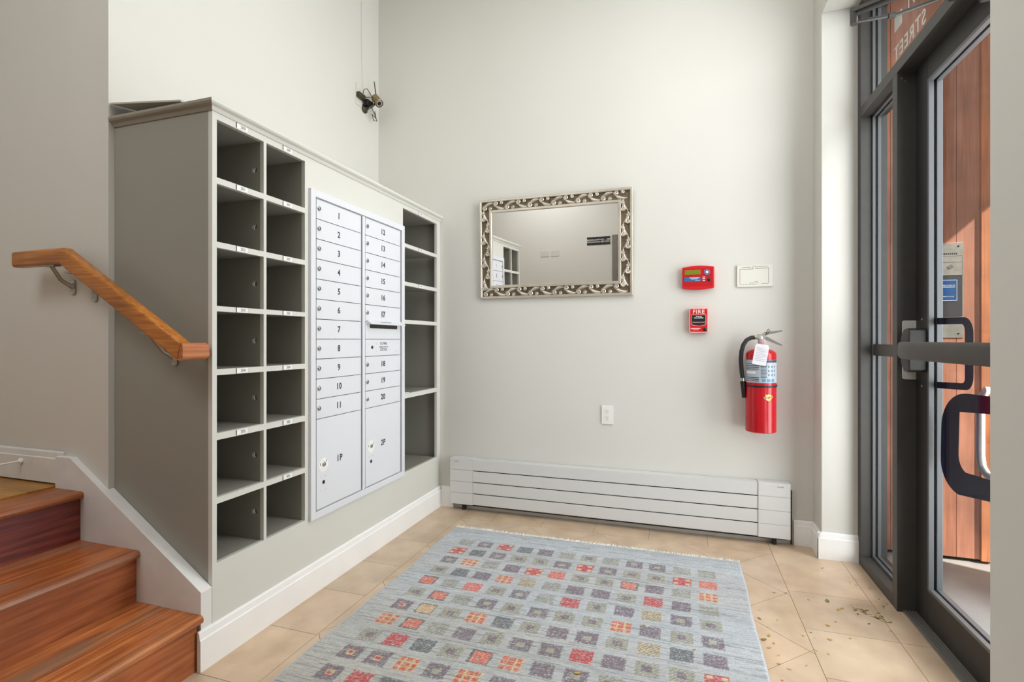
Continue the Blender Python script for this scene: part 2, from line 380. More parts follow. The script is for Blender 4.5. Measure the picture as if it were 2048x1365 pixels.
# ================================================================== PIGEONHOLE CABINET
cab = thing('pigeonhole_cabinet', (-1.8, 2.29, 0), 'tall greige built-in pigeonhole cabinet with three columns of open cells around the mailboxes', 'cabinet')
Y0, Y1 = 1.390, 3.1995
ZT, ZB = 1.953, .342
rails = [(1.699, 1.721), (1.470, 1.491), (1.242, 1.261), (1.013, 1.034), (.781, .805), (.553, .575)]
rails3 = [(1.699, 1.721), (1.468, 1.491), (1.237, 1.261), (.786, .814)]
c1, c2, c3 = (1.409, 1.626), (1.640, 1.861), (2.702, 3.150)
fx0, fx1 = XC-.018, XC
mb = MB()
mb.box(fx0, fx1, Y0, c1[0], .0, ZT)                                       # left stile
mb.box(fx0, fx1, c1[0], c2[1], 1.928, ZT).box(fx0, fx1, c3[0], c3[1], 1.928, ZT)
mb.box(fx0, fx1, c1[1], c2[0], ZB, 1.928)
for a, b in rails: mb.box(fx0, fx1, c1[0], c1[1], a, b).box(fx0, fx1, c2[0], c2[1], a, b)
for a, b in rails3: mb.box(fx0, fx1, c3[0], c3[1], a, b)
mb.box(fx0, fx1, c2[1], 1.900, ZB, ZT).box(fx0, fx1, 2.690, c3[0], ZB, ZT).box(fx0, fx1, 1.900, 2.690, 1.805, ZT)
mb.box(fx0, fx1, c3[1], Y1, ZB, ZT)
mb.build('face_frame', M['face'], cab, smooth=False, label='pale painted front frame')
MB().box(fx0, fx1-.0012, c1[0], Y1, .0, ZB).build('base_panel', M['face'], cab, smooth=False, label='pale painted panel below the cells')
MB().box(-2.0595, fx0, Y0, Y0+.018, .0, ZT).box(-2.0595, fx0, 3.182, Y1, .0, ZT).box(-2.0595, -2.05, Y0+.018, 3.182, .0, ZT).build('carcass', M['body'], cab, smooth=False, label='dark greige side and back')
XBK = -2.045
mb = MB(); plate(mb, [(XBK, ZB), (fx0, ZB), (fx0, 1.935), (XBK, 1.935)], [circ(-1.618, z, .0125, 20) for z in (1.82, 1.592, 1.364, 1.136, .908, .678, .451)], 'y', c1[1], c2[0])
mb.build('divider', M['body'], cab, smooth=False, label='dark divider with a row of finger holes')
MB().box(XBK, fx0, c2[1], c2[1]+.014, ZB, 1.935).build('divider', M['body'], cab, smooth=False)
MB().box(XBK, fx0, c3[0]-.014, c3[0], ZB, 1.935).build('divider', M['body'], cab, smooth=False)
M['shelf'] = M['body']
for (ya, yb), rl in ((c1, rails), (c2, rails), (c3, rails3)):
    for a, b in [(ZB-.02, ZB)]+rl+[(1.928, 1.945)]:
        MB().box(XBK, fx0, ya, yb, a+.001 if a > ZB else a, b-.0005).build('shelf', M['shelf'], cab, smooth=False)
# crown
cp = [(-.02, 0), (.004, 0), (.007, .006), (.010, .012), (.020, .018), (.024, .024), (.024, .033), (.018, .036), (-.02, .036)]
mb = MB(); nC = len(cp)
for p in cp: mb.v.append((-2.059, Y0-p[0], ZT+p[1]))
for p in cp: mb.v.append((XC+p[0], Y0-p[0], ZT+p[1]))
for p in cp: mb.v.append((XC+p[0], YB-.0005, ZT+p[1]))
for i in range(2):
    for k in range(nC): mb.f.append((i*nC+k, i*nC+(k+1) % nC, (i+1)*nC+(k+1) % nC, (i+1)*nC+k)); mb.mi.append(1-i)
mb.f += [tuple(range(nC)), tuple(range(2*nC, 3*nC))]; mb.mi += [1, 0]
mb.build('crown_moulding', [M['face'], M['crowndark']], cab, smooth=False, label='moulded top edge, pale in front and darker over the side')
MB().box(-2.059, XC-.021, Y0+.021, YB-.0005, ZT, ZT+.034).build('top_board', M['face'], cab, smooth=False)
# number stickers
def sticker(y, z, s_):
    o = MB().box(XC, XC+.0008, y-.026, y+.026, z-.0085, z+.0085).build('number_label', M['paper'], cab, smooth=False, label='white paper label reading '+s_)
    MB().box(XC+.0008, XC+.0018, y-.028, y-.0255, z-.010, z+.010).build('label_edge', M['ink'], o, smooth=False)
    text('number', s_, .0155, (XC+.0011, y+.004, z), '+x', M['greyink'], o)
zs = [1.941]+[(a+b)/2 for a, b in rails]
for z, s_ in zip(zs[:6], ('200', '201', '202', '203', '204', '205')): sticker(1.520, z, s_)
for z, s_ in zip(zs, ('300', '301', '302', '303', '304', '305', '401')): sticker(1.756, z, s_)
for z, s_ in zip([1.941, 1.710, 1.480], ('402', '403', '404')): sticker(2.925, z, s_)
hk = MB().lathe((-1.70, 2.7022, 1.285), (0, 1, 0), [(.004, 0), (.004, .008), (.008, .012), (.008, .02), (.003, .024)], 16).build('peg', M['chrome'], cab)
# made-up tilted panel standing in for a grey smudge above the cabinet
pn = MB(); pn.add([(-2.055, 1.372, 2.035), (-2.055, 1.75, 2.10), (-1.70, 1.372, 1.995), (-1.70, 1.75, 1.995), (-2.055, 1.372, 2.041), (-2.055, 1.75, 2.106), (-1.70, 1.372, 2.001), (-1.70, 1.75, 2.001)],
                  [(0, 2, 3, 1), (4, 5, 7, 6), (0, 1, 5, 4), (2, 6, 7, 3), (0, 4, 6, 2), (1, 3, 7, 5)])
single(pn.build('stand_in_panel', mat('pale_grey_panel', (188, 184, 174), .6), None, smooth=False), 'made-up thin grey panel in place of a grey smudge above the left end of the pigeonhole cabinet', 'panel')
# papers on the shelf
pp = MB().box(-1.66, -1.585, 2.72, 2.80, .8140, .8165).build('flyer', M['paper'], None, smooth=False)
single(pp, 'folded white flyer lying on the lowest shelf of the right-hand pigeonhole column', 'paper')

# ================================================================== MAILBOX UNIT
mx_ = thing('mailbox_unit', (XC, 2.29, .33), 'pale grey metal wall mailbox unit with twenty numbered doors and two parcel lockers', 'mailbox')
FY0, FY1, FZ0, FZ1 = 1.884, 2.700, .330, 1.817
f0, f1 = XC+.0005, XC+.014
A0, A1, B0, B1 = 1.923, 2.270, 2.302, 2.660
ZT_, ZP, ZBt = 1.780, .779, .366
mb = MB()
def ringf(mb, y0, y1, z0, z1, t, xa, xb, mi=0):
    mb.box(xa, xb, y0, y0+t, z0, z1, mi).box(xa, xb, y1-t, y1, z0, z1, mi).box(xa, xb, y0+t, y1-t, z0, z0+t, mi).box(xa, xb, y0+t, y1-t, z1-t, z1, mi)
ringf(mb, FY0, FY1, FZ0, FZ1, .032, f0, f1)
mb.build('frame', M['mailbox'], mx_, bevel=.0015)
MB().box(f0, f0+.004, FY0+.032, FY1-.032, FZ0+.032, FZ1-.032).build('backing', M['gap'], mx_, smooth=False, label='dark gaps between the doors')
MB().box(f0+.004, f0+.0095, 2.278, 2.300, FZ0+.034, FZ1-.034).box(f0+.004, f0+.0075, FY0+.034, 2.276, ZT_+.0015, FZ1-.034).box(f0+.004, f0+.0075, 2.302, FY1-.034, ZT_+.0015, FZ1-.034).box(f0+.004, f0+.0075, FY0+.034, 2.276, FZ0+.034, ZBt-.0015).box(f0+.004, f0+.0075, 2.302, FY1-.034, FZ0+.034, ZBt-.0015).build('mullion', M['mailbox'], mx_, smooth=False)
def lock(parent, y, z, x):
    lk = MB().lathe((x, y, z), (1, 0, 0), [(.0115, 0), (.0115, .003), (.0095, .005), (.0095, .0055)], 24).build('lock', M['chrome'], parent)
    MB().lathe((x+.0055, y, z), (1, 0, 0), [(.0065, 0), (.0065, .002), (.005, .003)], 20).box(x+.0056, x+.0105, y-.0012, y+.0012, z-.0055, z+.0055).build('keyhole_plug', M['satin'], lk)
H = (ZT_-ZP)/11
FX = f0+.010
def door(y0, y1, z0, z1, s_, big=False):
    d = MB().box(f0+.004, FX, y0+.001, y1-.017, z0+.0015, z1-.0015).build('mailbox_door', M['mailbox'], mx_, bevel=.001, smooth=False, label='mailbox door numbered '+s_)
    MB().box(f0+.004, FX-.002, y1-.0145, y1-.003, z0+.001, z1-.001).build('hinge_strip', M['mailbox'], d, smooth=False)
    return d
for k in range(11):
    z1 = ZT_-H*k; z0 = z1-H
    d = door(A0, A1, z0, z1, str(k+1)); lock(d, A0+.0165, (z0+z1)/2+.003, FX)
    text('number', str(k+1), .041, (FX+.0004, 2.084, (z0+z1)/2), '+x', M['ink'], d, sx=.92, bold=.0010, spacing=1.15)
nb = ['12', '13', '14', '15', '16', '17', None, 'mail', '18', '19', '20']
for k, s_ in enumerate(nb):
    z1 = ZT_-H*k; z0 = z1-H; zc = (z0+z1)/2
    if s_ is None:
        d = MB().box(f0+.004, FX, B0+.001, B1-.005, z0+.0015, z1-.0015).build('mail_slot_door', M['mailbox'], mx_, bevel=.001, smooth=False, label='outgoing mail door with a black slot under a visor')
        MB().prism(rrect(2.342, 2.618, 1.201, 1.222, .006), 'x', FX, FX+.001).build('slot', M['black'], d, label='black letter slot')
        MB().prism([(FX, 1.2445), (FX+.004, 1.2445), (FX+.034, 1.224), (FX+.034, 1.221), (FX, 1.228)], 'y', 2.31, 2.655).build('visor', M['mailbox'], d, smooth=False)
        text('visor_text', 'OUTGOING MAIL SLOT', .010, (FX+.0205, 2.47, 1.2345), '+x', M['greyink'], d, M4=Matrix.Translation((FX+.0205, 0, 1.2345)) @ Matrix.Rotation(math.radians(-56), 4, 'Y') @ Matrix.Translation((-FX-.0205, 0, -1.2345)))
    elif s_ == 'mail':
        d = door(B0, B1, z0, z1, 'with the carrier lock')
        d['label'] = 'carrier door with a black lock and rivets'
        MB().lathe((FX, 2.364, zc+.002), (1, 0, 0), [(.009, 0), (.009, .0015), (.004, .002)], 20).build('lock', M['black'], d, label='black lock')
        rv = MB()
        for yy in (2.328, 2.405, 2.618):
            for zz in (zc+.022, zc-.020): rv.lathe((FX, yy, zz), (1, 0, 0), [(.0055, 0), (.004, .0018), (.001, .0024)], 14)
        rv.build('rivet', M['mailbox'], d)
        text('carrier_text', 'U.S. MAIL', .020, (FX+.0004, 2.475, zc+.022), '+x', M['ink'], d, sx=.85)
        text('carrier_text', 'TAMPERING WITH MAIL\nOR THIS BOX IS A\nFEDERAL OFFENSE', .0085, (FX+.0004, 2.475, zc-.006), '+x', M['greyink'], d)
    else:
        d = door(B0, B1, z0, z1, s_); lock(d, B0+.0165, zc+.003, FX)
        if s_ == '17': MB().box(FX, FX+.0003, 2.452, 2.486, zc-.018, zc+.018).build('sticker', mat('grey_sticker', (186, 188, 190), .5), d, smooth=False)
        text('number', s_, .041, (FX+.0007, 2.469, zc), '+x', M['ink'], d, sx=.92, bold=.0010, spacing=1.15)
for (y0, y1, s_, yn, zn, yl, zl) in ((A0, A1, '1P', 2.088, .570, 1.972, .563), (B0, B1, '2P', 2.470, .572, 2.354, .572)):
    d = MB().box(f0+.004, FX, y0+.001, y1-.017, ZBt+.001, ZP-.0015).build('parcel_door', M['mailbox'], mx_, bevel=.001, smooth=False, label='tall parcel locker door marked '+s_)
    MB().box(f0+.004, FX-.002, y1-.0145, y1-.003, ZBt+.001, ZP-.001).build('hinge_strip', M['mailbox'], d, smooth=False)
    text('number', s_, .043, (FX+.0004, yn, zn), '+x', M['ink'], d, sx=.92, bold=.0010, spacing=1.15)
    MB().lathe((FX, yl, zl), (1, 0, 0), [(.032, 0), (.032, .0008), (.031, .001)], 36).build('lock_disc', M['paper'], d, label='white round disc behind the lock')
    lock(d, yl, zl+.004, FX+.001)
    MB().box(FX+.001, FX+.0014, yl-.024, yl-.021, zl+.0, zl+.012).box(FX+.001, FX+.0014, yl+.019, yl+.022, zl+.010, zl+.022).build('disc_mark', M['ink'], d)
    MB().lathe((FX, yl, zl-.079), (1, 0, 0), [(.0085, 0), (.0085, .0015), (.004, .002)], 20).build('lock', M['black'], d, label='small black lock')
    rv = MB()
    for yy in (yl-.017, yl+.017):
        for zz in (zl-.050, zl-.112): rv.lathe((FX, yy, zz), (1, 0, 0), [(.0055, 0), (.004, .0018), (.001, .0024)], 14)
    rv.build('rivet', M['mailbox'], d)

# ================================================================== HANDRAIL
hr = thing('handrail', (-2.0, 1.30, 1.25), 'orange-brown wooden handrail sloping down the stair wall on metal brackets', 'handrail')
def sect(P0, P1, mb):  # rounded rectangular bar between section centres with given section axes
    pass
W2, H2 = .022, .030
yc = 1.292
def railring(x, z, tilt):     # section in the Y / tilted-Z plane; tilt is the x shift per unit of height (mitre)
    pts = []
    for yy, hh in rrect(-W2, W2, -H2, H2, .011, 4): pts.append((x+hh*tilt, yc+yy, z+hh))
    return pts
rings = [railring(-2.440, 1.449, 0), railring(-2.436, 1.449, 0), railring(-2.168, 1.450, .32), railring(-1.583, 1.100, .32)]
# low end: mitre, then a short return towards the wall
mb = MB(); n = len(rings[0])
for r_ in rings: mb.v += r_
for i in range(len(rings)-1): mb.f += [(i*n+k, i*n+(k+1) % n, (i+1)*n+(k+1) % n, (i+1)*n+k) for k in range(n)]
mb.f += [tuple(range(n)), tuple(range((len(rings)-1)*n, len(rings)*n))[::-1]]; mb.mi = [0]*len(mb.f)
mb.build('rail', M['rail'], hr)
rp = [(x, z) for x, z in rrect(-1.612, -1.566, 1.072, 1.130, .010, 4)]
mb = MB(); n = len(rp); k0 = [1.272, 1.365, 1.380]
for yy, sc in zip(k0, (1, 1, .72)):
    cx, cz = -1.589, 1.101; mb.v += [(cx+(p[0]-cx)*sc, yy, cz+(p[1]-cz)*sc) for p in rp]
for i in range(2): mb.f += [(i*n+k, i*n+(k+1) % n, (i+1)*n+(k+1) % n, (i+1)*n+k) for k in range(n)]
mb.f += [tuple(range(n)), tuple(range(2*n, 3*n))[::-1]]; mb.mi = [0]*len(mb.f)
mb.build('rail_return', wood('doorlit_handrail_wood', ((160, 94, 56), (190, 118, 76), (208, 138, 94)), .3, 1, 1.5), hr, label='short return end, paler with door light put into its colour')  # light from the door put into the return's paler wood colour
for bx, bz, wy in ((-2.25, 1.422, 1.3675), (-1.745, 1.166, 1.3895), (-2.128, 1.392, 1.3675)):
    br = MB(); zb = bz-.075
    if bx > -2.0: zb = bz-.09
    if bx > -2.0 or bx < -2.2: br.tube([(bx, wy, zb), (bx, wy-.012, zb+.002), (bx, wy-.045, zb+.022), (bx, yc+.005, bz-.012), (bx, yc, bz-.002)], [.012, .0085, .007, .007, .008], 12)
    else: br.tube([(bx, wy-.004, zb), (bx, wy-.010, zb+.03), (bx, wy-.014, bz-.006), (bx, wy-.04, bz+.002), (bx, yc, bz+.002)], [.010, .008, .007, .007, .007], 12)
    br.prism(rrect(bx-.014, bx+.014, zb-.032, zb+.028, .012), 'y', wy-.006, wy)
    br.box(bx-.034, bx+.034, yc-.012, yc+.012, bz-.006, bz)
    b_ = br.build('bracket', M['satin'], hr)
    sc = MB()
    for s_ in (-.025, .018): sc.lathe((bx, wy-.006, zb+s_), (0, -1, 0), [(.0045, 0), (.004, .002), (.001, .003)], 12)
    sc.build('screw', M['chrome'], b_)

# door stop on the landing baseboard
ds = MB().lathe((-2.542, 1.356, .648), (0, -1, 0), [(.010, 0), (.012, .006), (.0035, .012), (.0035, .075), (.006, .078), (.006, .09)], 16).build('door_stop', M['white'], None)
single(ds, 'small white rod door stop sticking out of the landing baseboard', 'door stop')

# ================================================================== HEATER
ht = thing('baseboard_heater', (-.44, 3.165, 0), 'long low white metal baseboard heater with horizontal slats on the rear wall', 'heater')
HX0, HX1 = -1.464, .574
for i in range(4):
    z1 = .345-.0757*i; z0 = max(z1-.0700, .042)
    MB().box(-1.302, .412, 3.134, 3.142, z0, z1).build('slat', M['heater'], ht, bevel=.0015)
MB().box(-1.302, .412, 3.142, 3.197, .338, .345).build('top_cover', M['heater'], ht, bevel=.001)
MB().box(-1.45, .56, 3.150, 3.196, .035, .336).build('inner_body', M['heatdark'], ht, smooth=False, label='dark inside behind the slats')
for x0, x1 in ((HX0, -1.303), (.413, HX1)):
    cpz = MB()
    for i in range(4):
        z1 = .350-.0767*i; z0 = max(z1-.0745, .040)
        cpz.box(x0, x1, 3.130, 3.1985, z0, z1-.0005)
    o = cpz.box(x0+.002, x1-.002, 3.134, 3.196, .044, .345).build('end_cap', M['heater'], ht, bevel=.001)
    text('maker_mark', 'runtal', .013, (x0+.045 if x0 < 0 else x1-.05, 3.1297, .330), '-y', M['greyink'], o, depth=.0003)
for bx in (-1.38, .50): MB().box(bx-.01, bx+.01, 3.16, 3.19, 0, .04).build('foot', M['heatdark'], ht, smooth=False)
MB().box(.585, .592, 3.19, 3.1995, .0, .30).build('feed_pipe', M['bronzedark'], ht, smooth=False)

# ================================================================== MIRROR
th = math.radians(1.7); yaw = math.radians(-.35)
MW, MH, MT = .996, .652, .024
mo = Vector((-.769, 3.1985, 1.412))
MM = Matrix.Translation(mo) @ Matrix.Rotation(yaw, 4, 'Z') @ Matrix.Rotation(th, 4, 'X')
mi_ = thing('wall_mirror', (-.769, 3.19, 1.41), 'rectangular wall mirror in a wide silver frame of carved curling leaves', 'mirror')
def MP(p): return MM @ Vector(p)
# local: x across, y = -towards room, z up ; face of frame at y=-MT
x0, x1, z0, z1 = -MW/2, MW/2, 0, MH
def frame_ring(xa, xb, za, zb, t, ya, yb):
    m_ = MB(); prof = [(0, ya), (0, yb+.003), (.003, yb), (t-.003, yb), (t, yb+.003), (t, ya)]
    rings = []
    for d, y in prof: rings.append([(xa+d, y, za+d), (xb-d, y, za+d), (xb-d, y, zb-d), (xa+d, y, zb-d)])
    for r_ in rings: m_.v += r_
    for i in range(len(prof)-1): m_.f += [(i*4+k, i*4+(k+1) % 4, (i+1)*4+(k+1) % 4, (i+1)*4+k) for k in range(4)]
    i = len(prof)-1; m_.f += [(i*4+k, i*4+(k+1) % 4, (k+1) % 4, k) for k in range(4)]
    m_.mi = [0]*len(m_.f); return m_
frame_ring(x0, x1, z0, z1, .016, 0, -MT).xf(MP).build('outer_rim', M['mirrorframe'], mi_, smooth=False)
frame_ring(x0+.070, x1-.070, z0+.070, z1-.070, .018, -.004, -MT).xf(MP).build('inner_rim', M['mirrorframe'], mi_, smooth=False)
frame_ring(x0+.012, x1-.012, z0+.012, z1-.012, .062, 0, -.008).xf(MP).build('frame_back', M['mirrorback'], mi_, smooth=False, label='dark ground behind the carved leaves')
MB().box(x0+.08, x1-.08, -.014, -.006, z0+.08, z1-.08).xf(MP).build('mirror_glass', M['mirror'], mi_, smooth=False)
def leaf(m_, cx, cz, ang, L_, Wd, bend, y=-.008, hgt=.011, flip=1):
    """crescent leaf: arc of length L_, tapering at both ends, rounded on top"""
    ca, sa = math.cos(ang), math.sin(ang); N = 14; sec = 6; v = []
    for i in range(N+1):
        t = i/N; u = (t-.5)*L_; b = flip*bend*(1-(2*t-1)**2); ww = Wd*(math.sin(PI*min(1, t*.92+.06))**.8)
        du = 1; db = flip*bend*(-4*(2*t-1))/L_; nn = math.hypot(du, db); nx, nz = -db/nn, du/nn
        for k in range(sec+1):
            a = PI*k/sec; o = math.cos(a)*ww/2; hh = math.sin(a)*hgt*(.4+.6*math.sin(PI*t))
            lx, lz = u+nx*o, b+nz*o; v.append((cx+lx*ca-lz*sa, y-hh, cz+lx*sa+lz*ca))
    f = [(i*(sec+1)+k, i*(sec+1)+k+1, (i+1)*(sec+1)+k+1, (i+1)*(sec+1)+k) for i in range(N) for k in range(sec)]
    m_.add(v, f)
def curl(m_, cx, cz, r, a0, dirn, y=-.012, turns=1.6, rt=.0042):
    pts = []; rr = []
    N = 26
    for i in range(N+1):
        t = i/N; a = a0+dirn*turns*2*PI*t; R = r*(1-t*.88); pts.append((cx+R*math.cos(a), y-.003*t, cz+R*math.sin(a))); rr.append(rt*(1-.35*t))
    m_.tube(pts, rr, 7)
sw = MB()
def side(p, q, nrm, cnt):
    """repeat leaves and curls along p->q; nrm points across the band"""
    px, pz = p; qx, qz = q; L_ = math.hypot(qx-px, qz-pz); dx, dz = (qx-px)/L_, (qz-pz)/L_; ang = math.atan2(dz, dx); st_ = L_/cnt
    for i in range(cnt):
        s_ = (i+.5)*st_; f = 1 if i % 2 == 0 else -1
        cx, cz = px+dx*s_, pz+dz*s_
        leaf(sw, cx+nrm[0]*.002*f, cz+nrm[1]*.002*f, ang+.34*f, st_*1.10, .025, .016, flip=f*1.0, y=-.008, hgt=.013)
        ox, oz = cx-dx*st_*.36-nrm[0]*.013*f, cz-dz*st_*.36-nrm[1]*.013*f
        curl(sw, ox, oz, .0150, ang+PI/2*f, f, rt=.0058, y=-.019)
        ox, oz = cx+dx*st_*.15-nrm[0]*.018*f, cz+dz*st_*.15-nrm[1]*.018*f
        curl(sw, ox, oz, .0105, ang-PI/2*f, -f, rt=.0046, y=-.019)
b_ = .043
side((x0+.03, z1-b_), (x1-.03, z1-b_), (0, 1), 12)
side((x0+.03, z0+b_), (x1-.03, z0+b_), (0, 1), 12)
side((x0+b_, z0+.06), (x0+b_, z1-.06), (1, 0), 7)
side((x1-b_, z0+.06), (x1-b_, z1-.06), (1, 0), 7)
sw.xf(MP).build('scrollwork', M['mirrorframe'], mi_, label='raised curling leaves')

# ================================================================== FIRE EQUIPMENT ON THE REAR WALL
an = thing('alarm_keypad', (.10, 3.175, 1.50), 'red wall keypad with a small green display above the FIRE pull box', 'alarm panel')
ax0, ax1, az0, az1 = .012, .188, 1.441, 1.563
top = [(ax0+(ax1-ax0)*t, az1+.009*math.sin(PI*t)) for t in [i/12 for i in range(13)]]
bot = [(ax1-(ax1-ax0)*t, az0-.009*math.sin(PI*t)) for t in [i/12 for i in range(13)]]
MB().prism(top+bot, 'y', 3.163, 3.1995).build('housing', M['redplastic'], an, bevel=.005, seg=3)
MB().prism(rrect(ax0+.012, ax1-.010, az0+.013, az1-.009, .003), 'y', 3.161, 3.1632).build('front_panel', mat('deep_red_plastic', (184, 16, 28), .35), an)
o = MB().box(.026, .113, 3.1596, 3.161, 1.520, 1.546).build('display_frame', mat('olive_display_frame', (150, 120, 40), .4), an, smooth=False)
MB().box(.030, .109, 3.1590, 3.1596, 1.523, 1.543).build('display', M['lcd'], o, smooth=False, label='green display')
o = MB().box(.022, .115, 3.1598, 3.161, 1.479, 1.505).build('maker_label', M['bluelab'], an, smooth=False)
MB().box(.052, .108, 3.1592, 3.1598, 1.4985, 1.5015).box(.062, .098, 3.1592, 3.1598, 1.492, 1.4945).box(.084, .110, 3.1592, 3.1598, 1.483, 1.4845).build('printing', M['paper'], o, smooth=False)
o = MB().lathe((.148, 3.161, 1.532), (0, -1, 0), [(.017, 0), (.016, .003), (.006, .0035)], 24).build('round_button', mat('grey_blue_button', (120, 118, 150), .35), an)
MB().lathe((.148, 3.1575, 1.532), (0, -1, 0), [(.0065, 0), (.006, .002)], 18).build('button_centre', M['paper'], o)
for z in (1.503, 1.493, 1.482): MB().box(.124, .138, 3.159, 3.161, z-.002, z+.002).build('key', M['paper'], an, smooth=False)
MB().lathe((.160, 3.161, 1.487), (0, -1, 0), [(.0095, 0), (.0095, .004), (.006, .006)], 20).build('key_lock', M['black'], an)

ps = thing('fire_pull_box', (.10, 3.175, 1.25), 'red manual pull box reading FIRE below the keypad', 'fire alarm')
MB().box(.052, .154, 3.160, 3.1995, 1.181, 1.323).build('box', M['redplastic'], ps, bevel=.004)
o = MB(); plate(o, rrect(.0525, .1535, 1.182, 1.3225, .006), [rrect(.0555, .1505, 1.185, 1.3195, .004)], 'y', 3.1590, 3.1600)
o.build('white_border', M['redbright'], ps, smooth=False, label='pale border line')
text('fire_text', 'FIRE', .033, (.103, 3.1592, 1.3015), '-y', M['redbright'], ps, bold=.0004, spacing=1.12)
o = MB().prism([(.066, 1.284), (.141, 1.284), (.141, 1.232), (.137, 1.226), (.1035, 1.220), (.070, 1.226), (.066, 1.232)], 'y', 3.1588, 3.160).build('recess', mat('dark_recess', (60, 20, 24), .5), ps, smooth=False)
mb = MB(); ol = [(.064, 1.286), (.143, 1.286), (.143, 1.231), (.138, 1.2245), (.1035, 1.218), (.069, 1.2245), (.064, 1.231)]
plate(mb, ol, [[(.066, 1.284), (.141, 1.284), (.141, 1.232), (.137, 1.2262), (.1035, 1.220), (.070, 1.2262), (.066, 1.232)]], 'y', 3.158, 3.1595)
mb.build('recess_outline', M['redbright'], ps, smooth=False)
o = MB().box(.069, .138, 3.153, 3.1588, 1.243, 1.281).build('pull_handle', M['black'], ps, bevel=.002, label='black pull handle')
MB().box(.070, .137, 3.1515, 3.153, 1.2405, 1.2435).build('handle_edge', M['redbright'], o)
text('push_text', 'PUSH IN\nPULL DOWN', .0085, (.1035, 3.1527, 1.270), '-y', M['paper'], o, bold=.0002)
MB().box(.060, .112, 3.1594, 3.1598, 1.2035, 1.2075).box(.070, .102, 3.1594, 3.1598, 1.1965, 1.199).build('maker_printing', M['redbright'], ps, smooth=False)
MB().lathe((.137, 3.160, 1.200), (0, -1, 0), [(.0105, 0), (.0105, .003), (.007, .005)], 20).build('key_lock', M['black'], ps)

bp_ = thing('floor_plan_plaque', (.40, 3.195, 1.50), 'small ivory wall plaque with an evacuation plan outline, right of the red keypad', 'plaque')
MB().box(.310, .495, 3.190, 3.1995, 1.441, 1.566).build('plaque', M['plate'], bp_, bevel=.0015)
pl_ = MB(); S_ = .0022
def ln(xa, za, xb, zb, t=S_, dash=0):
    n_ = 1 if not dash else dash
    for i in range(n_):
        a, b = (i/n_, (i+1)/n_) if n_ == 1 else ((i+.0)/n_, (i+.55)/n_)
        p, q_ = (xa+(xb-xa)*a, za+(zb-za)*a), (xa+(xb-xa)*b, za+(zb-za)*b)
        pl_.box(min(p[0], q_[0])-t/2, max(p[0], q_[0])+t/2, 3.1893, 3.190, min(p[1], q_[1])-t/2, max(p[1], q_[1])+t/2)
ln(.326, 1.543, .394, 1.543); ln(.394, 1.543, .394, 1.559, .0015); ln(.394, 1.559, .408, 1.559, .0015); ln(.408, 1.559, .408, 1.545, .0015); ln(.408, 1.545, .472, 1.545, .002)
ln(.326, 1.543, .326, 1.457, .0018, 8); ln(.473, 1.545, .473, 1.457, .002, 7); ln(.326, 1.455, .380, 1.455, .0018, 4); ln(.380, 1.455, .380, 1.465); ln(.385, 1.463, .408, 1.463, .0015)
ln(.385, 1.456, .410, 1.456, .0015); ln(.404, 1.470, .418, 1.470, .0015); ln(.418, 1.470, .418, 1.458, .0015); ln(.440, 1.458, .473, 1.457, .0018, 3)
ln(.338, 1.5535, .384, 1.5535, .0022, 14); ln(.415, 1.555, .470, 1.555, .0015)
pl_.build('plan_lines', mat('plaque_line_ink', (96, 94, 84), .6), bp_, smooth=False)

ot = thing('wall_outlet', (-.43, 3.195, .67), 'white double electrical outlet low on the rear wall above the heater', 'outlet')
MB().box(-.463, -.392, 3.192, 3.1995, .617, .733).build('cover_plate', M['outletw'], ot, bevel=.002)
for zc in (.695, .655):
    o = MB().prism(circ(-.4275, zc, .0165, 24, .0142), 'y', 3.1905, 3.192).build('receptacle', M['outletw'], ot, bevel=.0005)
    MB().box(-.4345, -.4325, 3.1899, 3.1905, zc+.001, zc+.009).box(-.4235, -.4215, 3.1899, 3.1905, zc+.002, zc+.008).prism(circ(-.4275, zc-.007, .0022, 10), 'y', 3.1899, 3.1905).build('slot', M['black'], o, smooth=False)

# extinguisher
fe = thing('fire_extinguisher', (.423, 3.112, .63), 'red fire extinguisher with black hose and white tag hanging on the rear wall', 'fire extinguisher')
ex, ey, er = .4235, 3.112, .0775
MB().lathe((ex, ey, .634), (0, 0, 1), [(er-.006, 0), (er, .004), (er, .425), (er-.004, .437), (er-.016, .448), (er-.04, .456), (.022, .460), (.018, .472)], 48).build('cylinder', M['red'], fe)
def arcpatch(r, a0, a1, z0, z1, n=20, t=.0004):
    m_ = MB(); v = []
    for k in range(n+1):
        a = a0+(a1-a0)*k/n
        for rr in (r, r+t):
            for z in (z0, z1): v.append((ex+rr*math.cos(a), ey+rr*math.sin(a), z))
    f = []
    for k in range(n):
        o = k*4; f += [(o+2, o+6, o+7, o+3), (o, o+1, o+5, o+4), (o+1, o+3, o+7, o+5), (o, o+4, o+6, o+2)]
    f += [(0, 2, 3, 1), (n*4, n*4+1, n*4+3, n*4+2)]; return m_.add(v, f)
d2 = math.radians
lb = arcpatch(er+.0002, d2(175), d2(372), .907, 1.030).build('printed_label', mat('silver_blue_label', (178, 190, 200), .35, var=.03, vscale=40), fe, label='silver-blue printed instruction label')
arcpatch(er+.0006, d2(262), d2(340), 1.017, 1.029).build('title_band', M['labdark'], lb)
arcpatch(er+.0006, d2(196), d2(244), .955, .969).build('white_band', M['paper'], lb)
pm = MB()
for i in range(11):
    a = arcpatch(er+.0006, d2(198), d2(256), .915+.0092*i, .9185+.0092*i, 10); 
    if not (3 <= i <= 6): pm.add(a.v, a.f)
    a = arcpatch(er+.0006, d2(262), d2(284), .935+.0075*i, .938+.0075*i, 6); pm.add(a.v, a.f)
